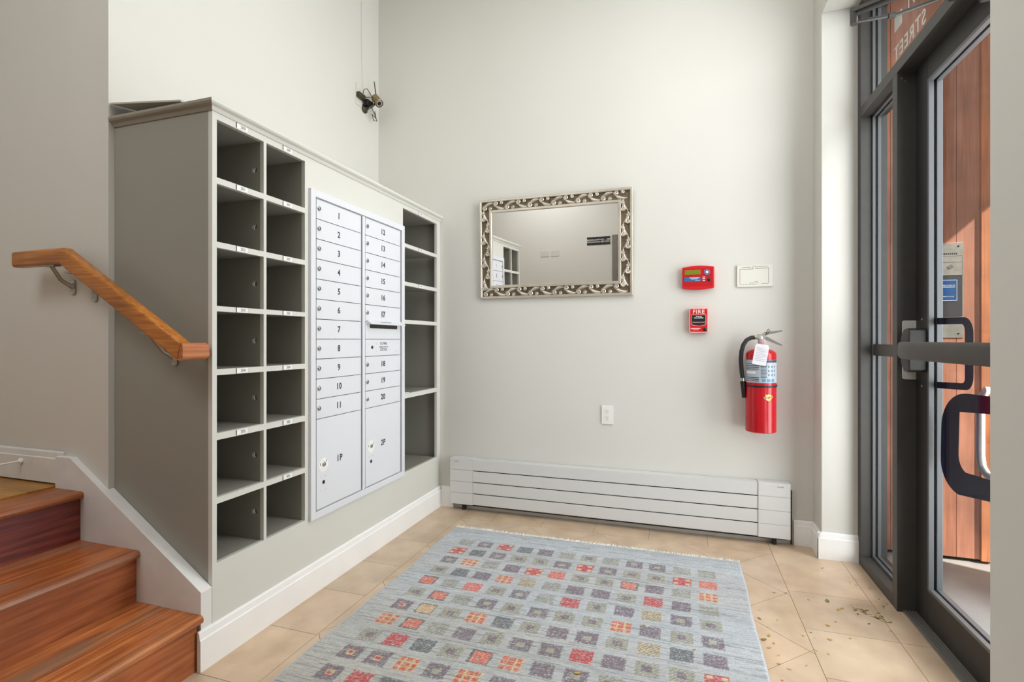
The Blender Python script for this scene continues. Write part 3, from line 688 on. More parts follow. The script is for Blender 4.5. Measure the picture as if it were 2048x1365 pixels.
for i in range(3):
    for j in range(3):
        a = arcpatch(er+.0006, d2(290+14*i), d2(294+14*i), .945+.022*j, .955+.022*j, 3); pm.add(a.v, a.f)
pm.build('small_print', M['labdark'], lb)
pm = MB()
for i in range(3):
    a = arcpatch(er+.0006, d2(266+19*i), d2(280+19*i), .912, .928, 6); pm.add(a.v, a.f)
pm.build('pictogram', mat('blue_pictogram', (88, 150, 184), .4), lb)
# badge
def wrap(o, r):
    pass
bd = MB(); shield = [(-.014, .017), (-.007, .014), (0, .019), (.007, .014), (.014, .017), (.0165, .006), (.017, -.006), (.010, -.014), (0, -.019), (-.010, -.014), (-.017, -.006), (-.0165, .006)]
def cylp(u, z, t): a = d2(291)+u/er; return (ex+(er+t)*math.cos(a), ey+(er+t)*math.sin(a), z)
def flatpatch(mb_, pts, zc, t0, t1):
    n_ = len(pts); v = [cylp(p[0], zc+p[1], t0) for p in pts]+[cylp(p[0], zc+p[1], t1) for p in pts]
    mb_.add(v, [tuple(range(n_, 2*n_))]+[(i, (i+1) % n_, n_+(i+1) % n_, n_+i) for i in range(n_)])
flatpatch(bd, shield, .829, .0002, .0009)
bo = bd.build('badge', M['gold'], fe, smooth=False, label='yellow shield badge')
bd2 = MB(); flatpatch(bd2, [(-.026, .002), (.022, .010), (.026, .002), (.020, -.003), (-.020, -.009), (-.024, -.002)], .829, .001, .0014)
bb = bd2.build('badge_band', mat('silver_band', (176, 172, 160), .4), bo, smooth=False)
cu = bpy.data.curves.new('badge_text', 'FONT'); cu.body = 'BUCKEYE'; cu.size = .0095; cu.align_x = 'CENTER'; cu.align_y = 'CENTER'
me = curve_mesh(cu); me.materials.clear(); me.materials.append(M['ink'])
for v in me.vertices: v.co = Vector(cylp(v.co.x, .829+v.co.y+v.co.x*.13, .0017))-origin(fe)
o = bpy.data.objects.new('badge_text', me); C.objects.link(o); o.parent = bo
# strap + hook
st_ = arcpatch(er+.0006, d2(178), d2(362), .883, .893, 40, .003); st_.box(ex-er-.004, ex-er+.002, ey, 3.1995, .880, .896).box(ex+er-.002, ex+er+.004, ey, 3.1995, .880, .896)
st_.build('strap', M['rubber'], fe, label='black retaining strap')
MB().box(ex-.012, ex+.012, 3.155, 3.1995, 1.03, 1.05).box(ex-.012, ex+.012, 3.190, 3.1995, .98, 1.07).box(ex-.02, ex+.02, ey-.005, 3.158, 1.100, 1.104).build('wall_bracket', M['bronzedark'], fe)
# valve
vm = MB(); zt = 1.105
vm.lathe((ex, ey, zt-.004), (0, 0, 1), [(.020, 0), (.020, .012), (.015, .016), (.015, .055), (.012, .060)], 24)
vm.box(ex-.018, ex+.022, ey-.012, ey+.012, zt+.040, zt+.066)
vm.tube([(ex-.008, ey, zt+.048), (ex-.034, ey, zt+.048)], [.011, .011], 16)
vm.build('valve', mat('cast_aluminium', (188, 188, 184), .4, .7), fe)
MB().lathe((ex+.006, ey-.012, zt+.024), (0, -1, 0), [(.016, 0), (.016, .008), (.013, .010), (.001, .0101)], 28).build('gauge', mat('pink_gauge_face', (196, 160, 160), .35), fe, label='small round pressure gauge')
MB().prism([(ex+.0, zt+.064), (ex+.02, zt+.078), (ex+.105, zt+.088), (ex+.107, zt+.080), (ex+.03, zt+.062), (ex+.012, zt+.052)], 'y', ey-.011, ey+.011).build('carry_lever', M['chrome'], fe, bevel=.001)
MB().prism([(ex+.012, zt+.052), (ex+.03, zt+.052), (ex+.107, zt+.008), (ex+.103, zt+.000), (ex+.05, zt+.022), (ex+.014, zt+.040)], 'y', ey-.011, ey+.011).build('squeeze_lever', M['chrome'], fe, bevel=.001)
MB().tube([(ex+.026, ey-.014, zt+.070), (ex+.030, ey-.016, zt+.085), (ex+.036, ey-.012, zt+.094), (ex+.042, ey-.008, zt+.084), (ex+.036, ey-.014, zt+.072), (ex+.020, ey-.016, zt+.060)], .0018, 8).build('pull_pin', M['camdark'], fe)
MB().tube([(ex-.03, ey-.01, zt+.05), (ex-.035, ey-.01, zt+.066), (ex-.02, ey-.012, zt+.080), (ex+.005, ey-.014, zt+.078), (ex+.02, ey-.014, zt+.066)], .0012, 6).build('seal_tie', M['gold'], fe)
hp = [(ex-.030, ey, 1.153), (ex-.050, ey-.001, 1.151), (ex-.072, ey-.004, 1.138), (ex-.089, ey-.008, 1.112), (ex-.099, ey-.010, 1.075), (ex-.102, ey-.010, 1.035), (ex-.100, ey-.010, .99), (ex-.096, ey-.008, .95), (ex-.092, ey-.006, .925)]
hs = MB().tube(hp, .0115, 16).build('hose', M['rubber'], fe)
MB().cyl((ex-.0925, ey-.006, .928), (ex-.0915, ey-.006, .908), .0125).build('ferrule', M['chrome'], hs)
MB().tube([(ex-.0915, ey-.006, .910), (ex-.090, ey-.006, .890), (ex-.086, ey-.005, .818)], [.0145, .013, .010], 16).build('nozzle', M['black'], hs)
tg = MB(); tc = Vector((ex-.012, ey-er-.010, 1.060)); tu = Vector((math.cos(.17), 0, -math.sin(.17))); tv = Vector((math.sin(.17), -.0, math.cos(.17)))
tp = [(-.034, -.056), (.034, -.056), (.034, .046), (.026, .056), (-.026, .056), (-.034, .046)]
tg.add([tc+tu*p[0]+tv*p[1]+Vector((0, dy, 0)) for dy in (0, .0008) for p in tp], [tuple(range(6)), tuple(range(6, 12))]+[(i, (i+1) % 6, 6+(i+1) % 6, 6+i) for i in range(6)])
to = tg.build('inspection_tag', mat('white_tag_card', (232, 230, 236), .6), fe, smooth=False, label='white paper inspection tag')
tl = MB(); random.seed(4)
for i in range(9):
    zz = .034-.0085*i; xa, xb = -.026, .026 if i % 3 else .012
    tl.add([tc+tu*a+tv*(zz+b)+Vector((0, -.0004, 0)) for a, b in ((xa, 0), (xb, 0), (xb, .0022), (xa, .0022))], [(0, 1, 2, 3)])
tl.build('tag_print', mat('tag_grey_ink', (176, 170, 184), .6), to, smooth=False)
MB().tube([tuple(tc+tv*.050+Vector((0, -.001, 0))), (ex-.004, ey-.06, 1.128), (ex+.002, ey-.018, 1.140)], .001, 6).build('tag_wire', M['chrome'], to)

# ================================================================== SECURITY CAMERA on the upper left wall
sc = thing('security_camera', (-2.058, 3.06, 2.78), 'small old security camera with loose cables high up in the corner', 'camera')
WX = -2.0595
MB().box(WX, WX+.004, 2.925, 3.04, 2.72, 2.86).build('wall_plate', mat('pale_plastic', (216, 212, 202), .4), sc, bevel=.001)
MB().lathe((WX+.004, 3.02, 2.725), (1, 0, .0), [(.030, 0), (.030, .006), (.012, .016), (.010, .03)], 24).tube([(WX+.03, 3.02, 2.725), (WX+.055, 3.04, 2.745), (WX+.07, 3.055, 2.77)], .008, 12).build('mount', M['camdark'], sc)
cdir = Vector((.66, -.36, -.74)).normalized(); cc = Vector((WX+.075, 3.065, 2.79))
MB().lathe(cc-cdir*.045, cdir, [(.020, 0), (.027, .004), (.027, .075), (.029, .077), (.029, .088), (.024, .090), (.024, .086)], 28).build('body', M['brass'], sc)
o = MB().lathe(cc+cdir*.0405, cdir, [(.026, 0), (.026, .0015)], 28).build('lens_ring', M['black'], sc)
lm = MB()
uu = cdir.cross(Vector((0, 0, 1))).normalized(); vv = cdir.cross(uu)
for k in range(12):
    a = 2*PI*k/12; lm.lathe(cc+cdir*.042+(uu*math.cos(a)+vv*math.sin(a))*.017, cdir, [(.0028, 0), (.0028, .002)], 8)
lm.build('led', M['paper'], o)
MB().lathe(cc+cdir*.042, cdir, [(.009, 0), (.009, .006), (.005, .007)], 18).build('lens', M['black'], o)
MB().tube([cc-cdir*.02+Vector((0, 0, .02)), cc-cdir*.02+Vector((-.01, -.008, .12))], [.0045, .003], 10).build('antenna', M['camdark'], sc)
MB().box(WX+.004, WX+.03, 2.925, 3.00, 2.765, 2.80).build('adapter', M['camdark'], sc, bevel=.003)
MB().box(WX+.02, WX+.05, 2.99, 3.05, 2.735, 2.775).build('splice_box', M['black'], sc, bevel=.002)
MB().tube([(WX+.03, 2.965, 2.80), (WX+.035, 2.97, 2.83), (WX+.04, 2.995, 2.845), (WX+.045, 3.03, 2.825), (WX+.05, 3.055, 2.795)], .0025, 8).tube([(WX+.03, 3.0, 2.79), (WX+.06, 3.03, 2.80), (WX+.05, 3.05, 2.76)], .003, 8).tube([(WX+.04, 3.04, 2.75), (WX+.05, 3.075, 2.70), (WX+.05, 3.10, 2.665), (WX+.05, 3.06, 2.655), (WX+.05, 3.04, 2.69), (WX+.05, 3.09, 2.68), (WX+.04, 3.09, 2.73)], .003, 8).build('cable', M['camdark'], sc)
single(MB().tube([(WX+.003, 3.00, 2.86), (WX+.003, 2.99, 3.1), (WX+.003, 2.985, CZ-.001)], .0011, 6).build('wall_cable', M['wall'], None), 'thin painted cable running up the wall above the security camera', 'cable')

# ================================================================== STOREFRONT (recessed in the door wall)
FX0, FX1 = .865, .980
sf = thing('storefront_frame', (.92, 2.3, 0), 'dark bronze aluminium storefront frame around the entrance door and sidelight', 'door frame')
GX = .930
def bar(mb, y0, y1, z0, z1): return mb.box(FX0, FX1, y0, y1, z0, z1)
bar(MB(), 3.000, 3.0445, .0, 2.8455).build('jamb', M['bronze'], sf, bevel=.0015)
bar(MB(), 2.544, 2.594, .0, 2.2615).build('post', M['bronze'], sf, bevel=.0015)
bar(MB(), 1.5155, 1.560, .0, 2.8455).build('jamb', M['bronze'], sf, bevel=.0015)
bar(MB(), 1.560, 3.000, 2.2615, 2.3105).build('transom_bar', M['bronze'], sf, bevel=.0015)
bar(MB(), 1.560, 3.000, 2.800, 2.8455).build('head', M['bronze'], sf, bevel=.0015)
bar(MB(), 2.594, 3.000, .0, .050).build('sill', M['bronze'], sf, bevel=.0015)
def beads(y0, y1, z0, z1, gx):
    m_ = MB()
    for xa, xb, t in ((gx-.016, gx-.004, .010), (gx+.006, gx+.020, .011)):
        ringf(m_, y0, y1, z0, z1, t, xa, xb)
    return m_
b1 = beads(2.594, 3.000, .050, 2.2615, GX).build('sidelight_bead', M['gasket'], sf, bevel=.001)
b2 = beads(1.560, 3.000, 2.3105, 2.800, GX).build('transom_bead', M['gasket'], sf, bevel=.001)
MB().box(GX-.003, GX+.003, 2.598, 2.996, .054, 2.258).build('glass_pane', M['paneglass'], b1, smooth=False)
gp = MB().box(GX-.003, GX+.003, 1.564, 2.996, 2.314, 2.796).build('glass_pane', M['paneglass'], b2, smooth=False)
# horizontal rail seen across the sidelight
MB().box(GX-.012, GX+.020, 2.60, 2.99, 1.062, 1.118).build('sidelight_rail', M['bronze'], sf, bevel=.001)
sc_ = MB()
for dy, dz in ((.0, .0), (.0, -.0)): pass
for xx, zz in ((.882, 2.235), (.897, 2.222)): sc_.lathe((xx, 2.544, zz), (0, -1, 0), [(.005, 0), (.004, .0025), (.001, .003)], 12)
sc_.build('screw', M['satin'], sf)
text('house_lettering', 'STREET', .088, (GX+.0036, 2.62, 2.44), '-x', M['frost'], sf, mirror=True, spacing=1.15, depth=.0006)
text('house_lettering', '71', .088, (GX+.0036, 2.60, 2.585), '-x', M['frost'], sf, mirror=True, depth=.0006)
MB().box(GX+.0033, GX+.0039, 2.695, 2.775, 2.545, 2.61).build('square_mark', M['frost'], sf, smooth=False)
# threshold
tm = MB(); tm.box(.885, .985, 1.560, 2.543, .0005, .009)
for k in range(5): tm.box(.892+.012*k, .897+.012*k, 1.560, 2.543, .009, .0125)
single(tm.build('threshold', M['alu'], None, bevel=.0008), 'grey ribbed aluminium threshold under the glass entrance door', 'threshold')
# door leaf
DX0, DX1 = .930, .974
dr = thing('entrance_door', (.95, 2.05, 0), 'dark bronze framed glass entrance door with a push bar', 'door')
for ya, yb in ((2.435, 2.540), (1.564, 1.669)):
    MB().box(DX0, DX1, ya, yb, .014, 2.2575).build('stile', M['bronzedark'], dr, bevel=.0015)
MB().box(DX0, DX1, 1.669, 2.435, .014, .148).build('bottom_rail', M['bronzedark'], dr, bevel=.0015)
MB().box(DX0, DX1, 1.669, 2.435, 2.170, 2.2575).build('top_rail', M['bronzedark'], dr, bevel=.0015)
m_ = MB()
for xa, xb in ((DX0-.001, DX0+.016), (DX1-.018, DX1+.001)): ringf(m_, 1.669, 2.435, .148, 2.170, .012, xa, xb)
bd_ = m_.build('glazing_bead', M['gasket'], dr, bevel=.001)
MB().box(.9505, .9555, 1.673, 2.431, .152, 2.166).build('glass_pane', M['paneglass'], bd_, smooth=False)
# navy figures on the outside of the glass
m_ = MB(); DC = .9562
plate(m_, [(2.70, 0)]+[], [], 'x', 0, .001) if False else None
def dec(mb_, outer, holes): plate(mb_, outer, holes, 'x', DC, DC+.0008)
def rr2(y0, y1, z0, z1, r): return rrect(y0, y1, z0, z1, r, 8)
# upper figure: open towards the door's lock side
u_out = [(2.431, 1.226), (2.225, 1.220)]+[(2.225-.062*math.sin(a)+0, 1.160+.060*math.cos(a)) for a in [PI/2*k/8 for k in range(1, 9)]]+[(2.163, 1.02)]+[(2.215-.052*math.cos(a), 1.012-.050*math.sin(a)) for a in [PI/2*k/8 for k in range(0, 9)]]+[(2.431, .950), (2.431, .975), (2.235, .985)]+[(2.238-.020*math.sin(a), 1.003-.018*math.cos(a)) for a in [PI/2*k/6 for k in range(1, 7)]]+[(2.218, 1.16)]+[(2.240-.022*math.cos(a), 1.170+.026*math.sin(a)) for a in [PI/2*k/6 for k in range(1, 7)]]+[(2.431, 1.200)]
dec(m_, u_out, [])
l_out = [(2.02, .957), (2.20, .951)]+[(2.20+.190*math.sin(a), .80+.150*math.cos(a)) for a in [PI/2*k/12 for k in range(1, 13)]]+[(2.394, .70)]+[(2.26+.134*math.cos(a), .68-.100*math.sin(a)) for a in [PI/2*k/12 for k in range(0, 13)]]+[(2.02, .594+.026), (2.02, .688)]+[(2.17, .675)]+[(2.20+.062*math.sin(a), .725-.055*math.cos(a)) for a in [PI/2*k/8 for k in range(1, 9)]]+[(2.255, .880), (2.02, .902)]
dec(m_, l_out, [])
m_.build('glass_lettering', M['navy'], dr, smooth=False, label='navy vinyl figures on the glass')
# panic bar
lt = MB().prism(rrect(.8825, .934, .975, 1.220, .008), 'y', 2.5385, 2.5435).build('strike_plate', mat('grey_strike_plate', (214, 212, 208), .5, 0), sf, bevel=.001, label='pale grey strike plate')
pbz = 1.098
hd = MB().prism([(2.435, pbz-.080), (2.455, pbz-.088), (2.49, pbz-.085), (2.515, pbz-.055), (2.528, pbz-.0), (2.515, pbz+.055), (2.49, pbz+.085), (2.455, pbz+.088), (2.435, pbz+.080)], 'x', .868, DX0).build('latch_housing', M['bronzedark'], dr, bevel=.004, seg=2)
# crossbar swept towards the viewer
cpz = [(pbz-.0325), (pbz+.0325)]
m_ = MB()
path = [(.900, 2.530), (.868, 2.500), (.848, 2.43), (.836, 2.30), (.832, 2.15), (.832, 1.70), (.845, 1.62)]
v = []
prof = [(0, -.034), (-.008, -.034), (-.014, -.028), (-.017, -.018), (-.017, .018), (-.014, .028), (-.008, .034), (0, .034), (.018, .034), (.018, -.034)]
for (x, y) in path: v += [(x+p[0], y, pbz+p[1]) for p in prof]
n = len(prof); f = [(i*n+k, i*n+(k+1) % n, (i+1)*n+(k+1) % n, (i+1)*n+k) for i in range(len(path)-1) for k in range(n)]+[tuple(range(n)), tuple(range((len(path)-1)*n, len(path)*n))]
m_.add(v, f); m_.build('push_bar', M['bronze'], dr)
sm = MB()
for zz in (1.222, .953): sm.lathe((DX0, 2.485, zz), (-1, 0, 0), [(.0055, 0), (.005, .002), (.002, .003)], 12)
sm.build('screw', M['satin'], dr)
# outside pull handle
HXo = 1.035
pts = [(DX1, 2.12, .962), (HXo-.02, 2.12, .965)]
hp_ = [(HXo, 2.120, .970), (HXo, 2.200, .970), (HXo, 2.250, .962), (HXo, 2.283, .938), (HXo, 2.292, .90), (HXo, 2.292, .72), (HXo, 2.283, .682), (HXo, 2.250, .660), (HXo, 2.200, .655), (HXo, 2.12, .655)]
MB().tube(hp_, .0125, 16).cyl((DX1-.002, 2.13, .970), (HXo, 2.13, .970), .0125).cyl((DX1-.002, 2.13, .655), (HXo, 2.13, .655), .0125).build('pull_handle', M['steel'], dr, label='round stainless pull handle outside')
# closer
cl = thing('door_closer', (.88, 1.8, 2.22), 'dark door closer with its two-part arm at the top of the entrance door', 'door closer')
EL = (.553, 1.985)
MB().box(.875, .9295, 1.67, 1.95, 2.178, 2.240).build('body', M['bronzedark'], cl, bevel=.004)
def strip(p, q_, z, wd, t, mb_):
    p = Vector((*p, z)); q_ = Vector((*q_, z)) if len(q_) == 2 else Vector(q_); d = (q_-p).normalized(); s_ = d.cross(Vector((0, 0, 1))).normalized()*wd/2; u_ = Vector((0, 0, t/2))
    mb_.add([a+b*s_+c*u_ for a in (p, q_) for b in (-1, 1) for c in (-1, 1)], [(0, 1, 3, 2), (4, 6, 7, 5), (0, 4, 5, 1), (2, 3, 7, 6), (0, 2, 6, 4), (1, 5, 7, 3)])
m_ = MB(); strip(EL, (.872, 1.80), 2.240, .024, .012, m_); strip(EL, (.872, 1.80), 2.226, .012, .006, m_); m_.cyl((.88, 1.80, 2.220), (.88, 1.80, 2.250), .014)
m_.build('main_arm', M['bronze'], cl)
m_ = MB(); m_.cyl((EL[0], EL[1], 2.196), (EL[0], EL[1], 2.250), .011); m_.tube([(EL[0], EL[1], 2.204), (.68, 2.005, 2.216), (.864, 2.035, 2.275)], [.006, .006, .006], 10)
m_.cyl((.655, 2.002, 2.214), (.675, 2.005, 2.216), .010, n=6); m_.build('forearm', M['bronze'], cl)
MB().box(.845, .8645, 2.0, 2.07, 2.264, 2.305).build('shoe', M['bronzedark'], cl, bevel=.002)

# ================================================================== OUTSIDE
YE = 3.28
GZ = -.02
struct(MB().box(.99, 6.5, -3, 8, GZ-.05, GZ), 'trim_3', M['concrete'])
ew = thing('plywood_siding_wall', (1.3, YE+.03, GZ), 'outdoor wall of orange stained plywood boards beyond the glass', 'wall')
xs_ = [.985, 1.085, 1.378, 1.478]
for a, b in zip(xs_, xs_[1:]): MB().box(a+.0012, b-.0012, YE, YE+.03, GZ+.02, 2.98).build('board', M['cedar'], ew, smooth=False)
MB().box(.985, 3.2, YE+.028, YE+.05, GZ, 3.0).build('backing', M['heatdark'], ew, smooth=False)
MB().box(1.480, 1.530, YE-.012, YE+.03, GZ+.015, 2.98).box(1.532, 3.2, YE, YE+.028, GZ+.02, 2.98).build('corner_board', M['cedartrim'], ew, smooth=False)
# entry phone
ip = thing('entry_phone', (1.35, YE, 1.4), 'stainless steel entry phone panel with a blue display on the outdoor plywood wall', 'intercom')
MB().box(1.205, 1.407, YE-.004, YE, 1.150, 1.650).build('back_plate', M['steel'], ip, bevel=.001)
MB().box(1.225, 1.397, YE-.018, YE-.004, 1.262, 1.580).build('housing', mat('dark_phone_housing', (74, 72, 78), .35, .2), ip, bevel=.002)
o = MB().box(1.228, 1.394, YE-.0195, YE-.018, 1.478, 1.577).build('upper_face', M['steel'], ip, smooth=False)
MB().box(1.228, 1.394, YE-.0200, YE-.0195, 1.545, 1.5465).build('card_line', M['ink'], o, smooth=False)
MB().lathe((1.345, YE-.0195, 1.524), (0, -1, 0), [(.010, 0), (.010, .004), (.006, .005)], 20).build('key_switch', M['chrome'], o)
o = MB().box(1.272, 1.376, YE-.0190, YE-.018, 1.340, 1.458).build('display', mat('blue_display_glass', (40, 84, 140), .25), ip, smooth=False, label='blue display')
m_ = MB(); 
mbx = [rrect(1.305, 1.372, 1.346, 1.452, .001, 1)]; plate(m_, rrect(1.300, 1.373, 1.345, 1.453, .001, 1), [rrect(1.3015, 1.3715, 1.3465, 1.4515, .001, 1)], 'y', YE-.0195, YE-.019)
m_.build('display_border', M['paper'], o, smooth=False)
text('display_text', 'WELCOME TO\nTHE BUILDING', .0085, (1.337, YE-.0193, 1.420), '-y', M['paper'], o, depth=.0004)
text('display_text', 'PRESS TO CALL', .007, (1.337, YE-.0193, 1.366), '-y', M['paper'], o, depth=.0004)
m_ = MB()
for xx in (1.385,): 
    for zz in (1.630, 1.172): m_.lathe((xx, YE-.004, zz), (0, -1, 0), [(.005, 0), (.004, .002)], 10)
for k in range(11): m_.box(1.29+.0085*k, 1.2945+.0085*k, YE-.0046, YE-.004, 1.588, 1.596)
m_.build('fixing', M['black'], ip)
# canopy and pillar that shade the entry
struct(MB().box(.986, 2.73, 1.0, 6, 3.0, 3.12), 'trim_4', M['stucco'])
struct(MB().box(3.0, 3.4, -1.5, 2.25, GZ, 3.9), 'trim_5', M['stucco'])
struct(MB().box(6.4, 6.5, -3, 8, GZ, 3.0), 'wall_street', M['stucco'])

# ================================================================== THINGS SEEN IN THE MIRROR ONLY
sg = thing('control_room_sign', (-1.1, -1.19, 2.4), 'black wall sign with white capitals hanging high on the wall behind, seen in the mirror', 'sign')
SX, SZ = -1.185, 2.33
MB().box(SX-.17, SX+.17, -1.1995, -1.194, SZ-.058, SZ+.058).build('board', M['black'], sg, bevel=.001)
text('lettering', 'MRL - CONTROL ROOM\nLOCATED ON G FLOOR', .031, (SX, -1.1937, SZ-.0), '+y', M['paper'], sg, bold=.0003)
for k, x_ in enumerate((-2.0, -1.84)):
    single(MB().box(x_-.06, x_+.06, -1.1995, -1.193, 2.14, 2.225).build('switch_plate', mat('painted_cover_plate', (206, 203, 195), .5), None, bevel=.002), ['left', 'right'][1-k]+' one of two blank cover plates on the wall behind, seen in the mirror', 'plate')
ef = MB().box(-.985, -.915, -1.1995, -1.17, 0, 2.40).box(-.915, .1, -1.1995, -1.17, 2.33, 2.40).box(.1, .17, -1.1995, -1.17, 0, 2.40)
ed = ef.build('elevator_frame', mat('dull_steel_frame', (128, 122, 114), .5, .3), None, bevel=.002); single(ed, 'steel elevator door frame on the wall behind, its edge seen in the mirror', 'door frame')
single(MB().box(-.9145, -.409, -1.1990, -1.185, 0.002, 2.3295).box(-.406, .0995, -1.1990, -1.185, 0.002, 2.3295).build('elevator_door', M['satin'], None), 'two-leaf steel elevator door set in its frame behind the viewer', 'elevator door')

# ================================================================== RUG
RX0, RX1, RY0, RY1 = -1.290, .288, .44, 2.842
stp = .0040
nx, ny = int((RX1-RX0)/stp)+1, int((RY1-RY0)/stp)+1
gx_ = np.linspace(RX0, RX1, nx); gy = np.linspace(RY0, RY1, ny)
XX, YY = np.meshgrid(gx_, gy)
rng = np.random.default_rng(3)
def L3(*c): return np.array(lin(c))
GREY = L3(188, 190, 191); 
col = np.ones((ny, nx, 3))*GREY
# weft streaks, long in x
stk = np.repeat(rng.normal(0, 1, (ny, nx//26+2)), 26, axis=1)[:, :nx]
shift = rng.integers(0, 26, ny)
for j in range(ny): stk[j] = np.roll(stk[j], shift[j])
k_ = np.where(stk > 1.55, .60, np.where(stk > .9, .86, np.where(stk < -1.2, 1.08, 1.0))); col *= k_[..., None]
abr = np.interp(YY, np.linspace(RY0, RY1, 30), rng.normal(0, .05, 30)); col *= (1+abr)[..., None]
blue = np.interp(YY, np.linspace(RY0, RY1, 22), rng.uniform(0, 1, 22)); col *= np.stack([1-.05*blue, np.ones_like(blue), 1+.05*blue], -1)
warm = np.clip((2.45-YY-.35*(XX-RX0))*1.1, 0, 1)[..., None]; col = col*(1-warm*.0)*np.concatenate([1-.02*warm, 1-.07*warm, 1-.17*warm], -1)
PAL = dict(olive=L3(140, 138, 124), cream=L3(214, 200, 158), mauve=L3(124, 106, 116), slate=L3(106, 112, 118), red=L3(204, 58, 66), orange=L3(226, 132, 98), dkred=L3(176, 66, 62), tan=L3(214, 186, 132), dark=L3(92, 90, 84), green=L3(172, 170, 148))
rows = ["GMXWVGLGMMGG", "XWMLLMXMLLXS", "MOGVXSLLNVGO", "LWVOCGVVLRVG", "NGSLMGRLVCML", "LNGMLMLLOVLM", "QKLOWLVMLCWV", "ONGVLMMRVLLX", "LRWLNOVMLVGO", "QQOMOVLCXLMW",
        "QRWGVLNMGOVL", "MXLVGOMWLRCV", "LVOGMWRLVNGM", "WGLRVMLOVGCL", "MLXVGWLMORVG", "GVLMOLWVGXML", "VLGNMVXLGWOM", "LOMVGLVRMLGV", "GMLWVXLGMVLO"]
x_c0, pitx, y_c0, pity = -1.131, .1137, 2.641, .1177
for r in range(len(rows)):
    for c in range(12):
        t = rows[r][c]; cx, cy = x_c0+pitx*c, y_c0-pity*r
        hx, hy = .0415, .0395
        jx = rng.normal(0, .0015)
        i0, i1 = np.searchsorted(gx_, [cx-hx+jx, cx+hx+jx]); j0, j1 = np.searchsorted(gy, [cy-hy, cy+hy])
        if j1-j0 < 5: continue
        u = (gx_[i0:i1]-cx)/hx; v = (gy[j0:j1]-cy)/hy; U, V = np.meshgrid(u, v); sh = U.shape
        rn = rng.uniform(0, 1, sh); I, J = np.meshgrid(np.arange(sh[1]), np.arange(sh[0])); bgc = col[j0:j1, i0:i1].copy()
        chk = ((I//2+J//2) % 2 == 0); D = np.maximum(abs(U), abs(V))
        def sel(m_, a, b): return np.where(m_[..., None], a, b)
        if t == 'G': c_ = sel(chk ^ (rn > .85), PAL['olive'], bgc*.98*.5+PAL['green']*.5)
        elif t == 'V': c_ = sel(rn > .12, PAL['mauve'], PAL['slate'])
        elif t == 'W': c_ = sel(chk & (rn > .3), PAL['dark'], PAL['slate']*1.1)
        elif t == 'M': c_ = sel(D < .36, PAL['green']*.95, sel(rn > .15, PAL['mauve'], PAL['slate']))
        elif t == 'L': c_ = sel(D < .42, PAL['mauve'], sel(chk, PAL['olive'], PAL['green']*1.08))
        elif t == 'X':
            cs = ((abs(abs(U)-.62) < .24) & (abs(abs(V)-.55) < .22)); c_ = sel(D > .88, PAL['dkred'], sel(cs, PAL['tan']*1.1, PAL['red']))
        elif t == 'O':
            ln_ = (abs(abs(U)-.36) < .085) | (abs(abs(V)-.33) < .085) | (D > .9); c_ = sel(ln_ | (rn > .94), PAL['tan']*1.05, sel(rn > .25, L3(208, 78, 62), PAL['orange']))
        elif t == 'S': c_ = sel(chk & (rn > .15), PAL['red'], PAL['orange']*1.1)
        elif t == 'N': c_ = sel(D > .78, PAL['dark']*1.15, sel(chk ^ (rn > .8), L3(208, 84, 68), PAL['orange']*1.15))
        elif t == 'C': c_ = sel(chk ^ (rn > .9), PAL['tan']*1.05, PAL['olive']*.85)
        elif t == 'R': c_ = sel((I % 5 == 2) & (J % 5 == 2), PAL['tan'], sel(rn > .2, L3(200, 62, 68), L3(176, 60, 66)))
        elif t == 'K': c_ = sel(D > .8, PAL['dark'], sel((I % 3 == 1) & (J % 3 == 1) & (D < .7), PAL['red'], PAL['tan']))
        elif t == 'Q': c_ = sel(D < .22, PAL['red'], sel(D < .34, PAL['tan'], PAL['mauve']))
        else: c_ = bgc
        c_ = c_*rng.uniform(.76, 1.2, sh)[..., None]; c_ = sel(rng.uniform(0, 1, sh) > .86, bgc*.92, c_)
        ed = (D > .93) & (rng.uniform(0, 1, sh) > .5); c_ = sel(ed, bgc, c_)
        col[j0:j1, i0:i1] = c_*.87+bgc*.13
col *= rng.uniform(.84, 1.12, (ny, nx))[..., None]
edg = (XX < RX0+.008) | (XX > RX1-.008); col[edg] = L3(196, 200, 206)
V_ = np.zeros((ny*nx, 3)); wob = .004*np.sin(YY*5.1)+.002*np.sin(YY*13)
V_[:, 0] = (XX+wob*((XX-RX0)/(RX1-RX0)-.5)*2).ravel()+.3; V_[:, 1] = YY.ravel()-1.6
zz = .0072+.0004*np.sin(XX*31)*np.sin(YY*23); zz[edg] = .0045; zz[0, :] = zz[-1, :] = .003
V_[:, 2] = zz.ravel()
idx = np.arange(ny*nx).reshape(ny, nx)
F_ = np.stack([idx[:-1, :-1], idx[:-1, 1:], idx[1:, 1:], idx[1:, :-1]], -1).reshape(-1, 4)
rug = thing('area_rug', (-.3, 1.6, 0), 'pale blue-grey woven area rug patterned with rows of small coloured squares', 'rug')
V_[:, 0] += 0.0
me = bpy.data.meshes.new('rug_pile'); me.vertices.add(len(V_)); me.vertices.foreach_set('co', V_.ravel())
me.loops.add(F_.size); me.loops.foreach_set('vertex_index', F_.ravel()); me.polygons.add(len(F_)); me.polygons.foreach_set('loop_start', np.arange(0, F_.size, 4))
me.update(); me.validate()
ca = me.color_attributes.new('weave', 'FLOAT_COLOR', 'POINT'); c4 = np.ones((ny*nx, 4)); c4[:, :3] = col.reshape(-1, 3); ca.data.foreach_set('color', c4.ravel())
M['rug'] = attr_mat('woven_wool', 'weave', .95, bump=.5, bscale=420, streak=(1.0, (.84, .86, .90), (1.03, 1.03, 1.03), (14, 150, 1)), sheen=.1)
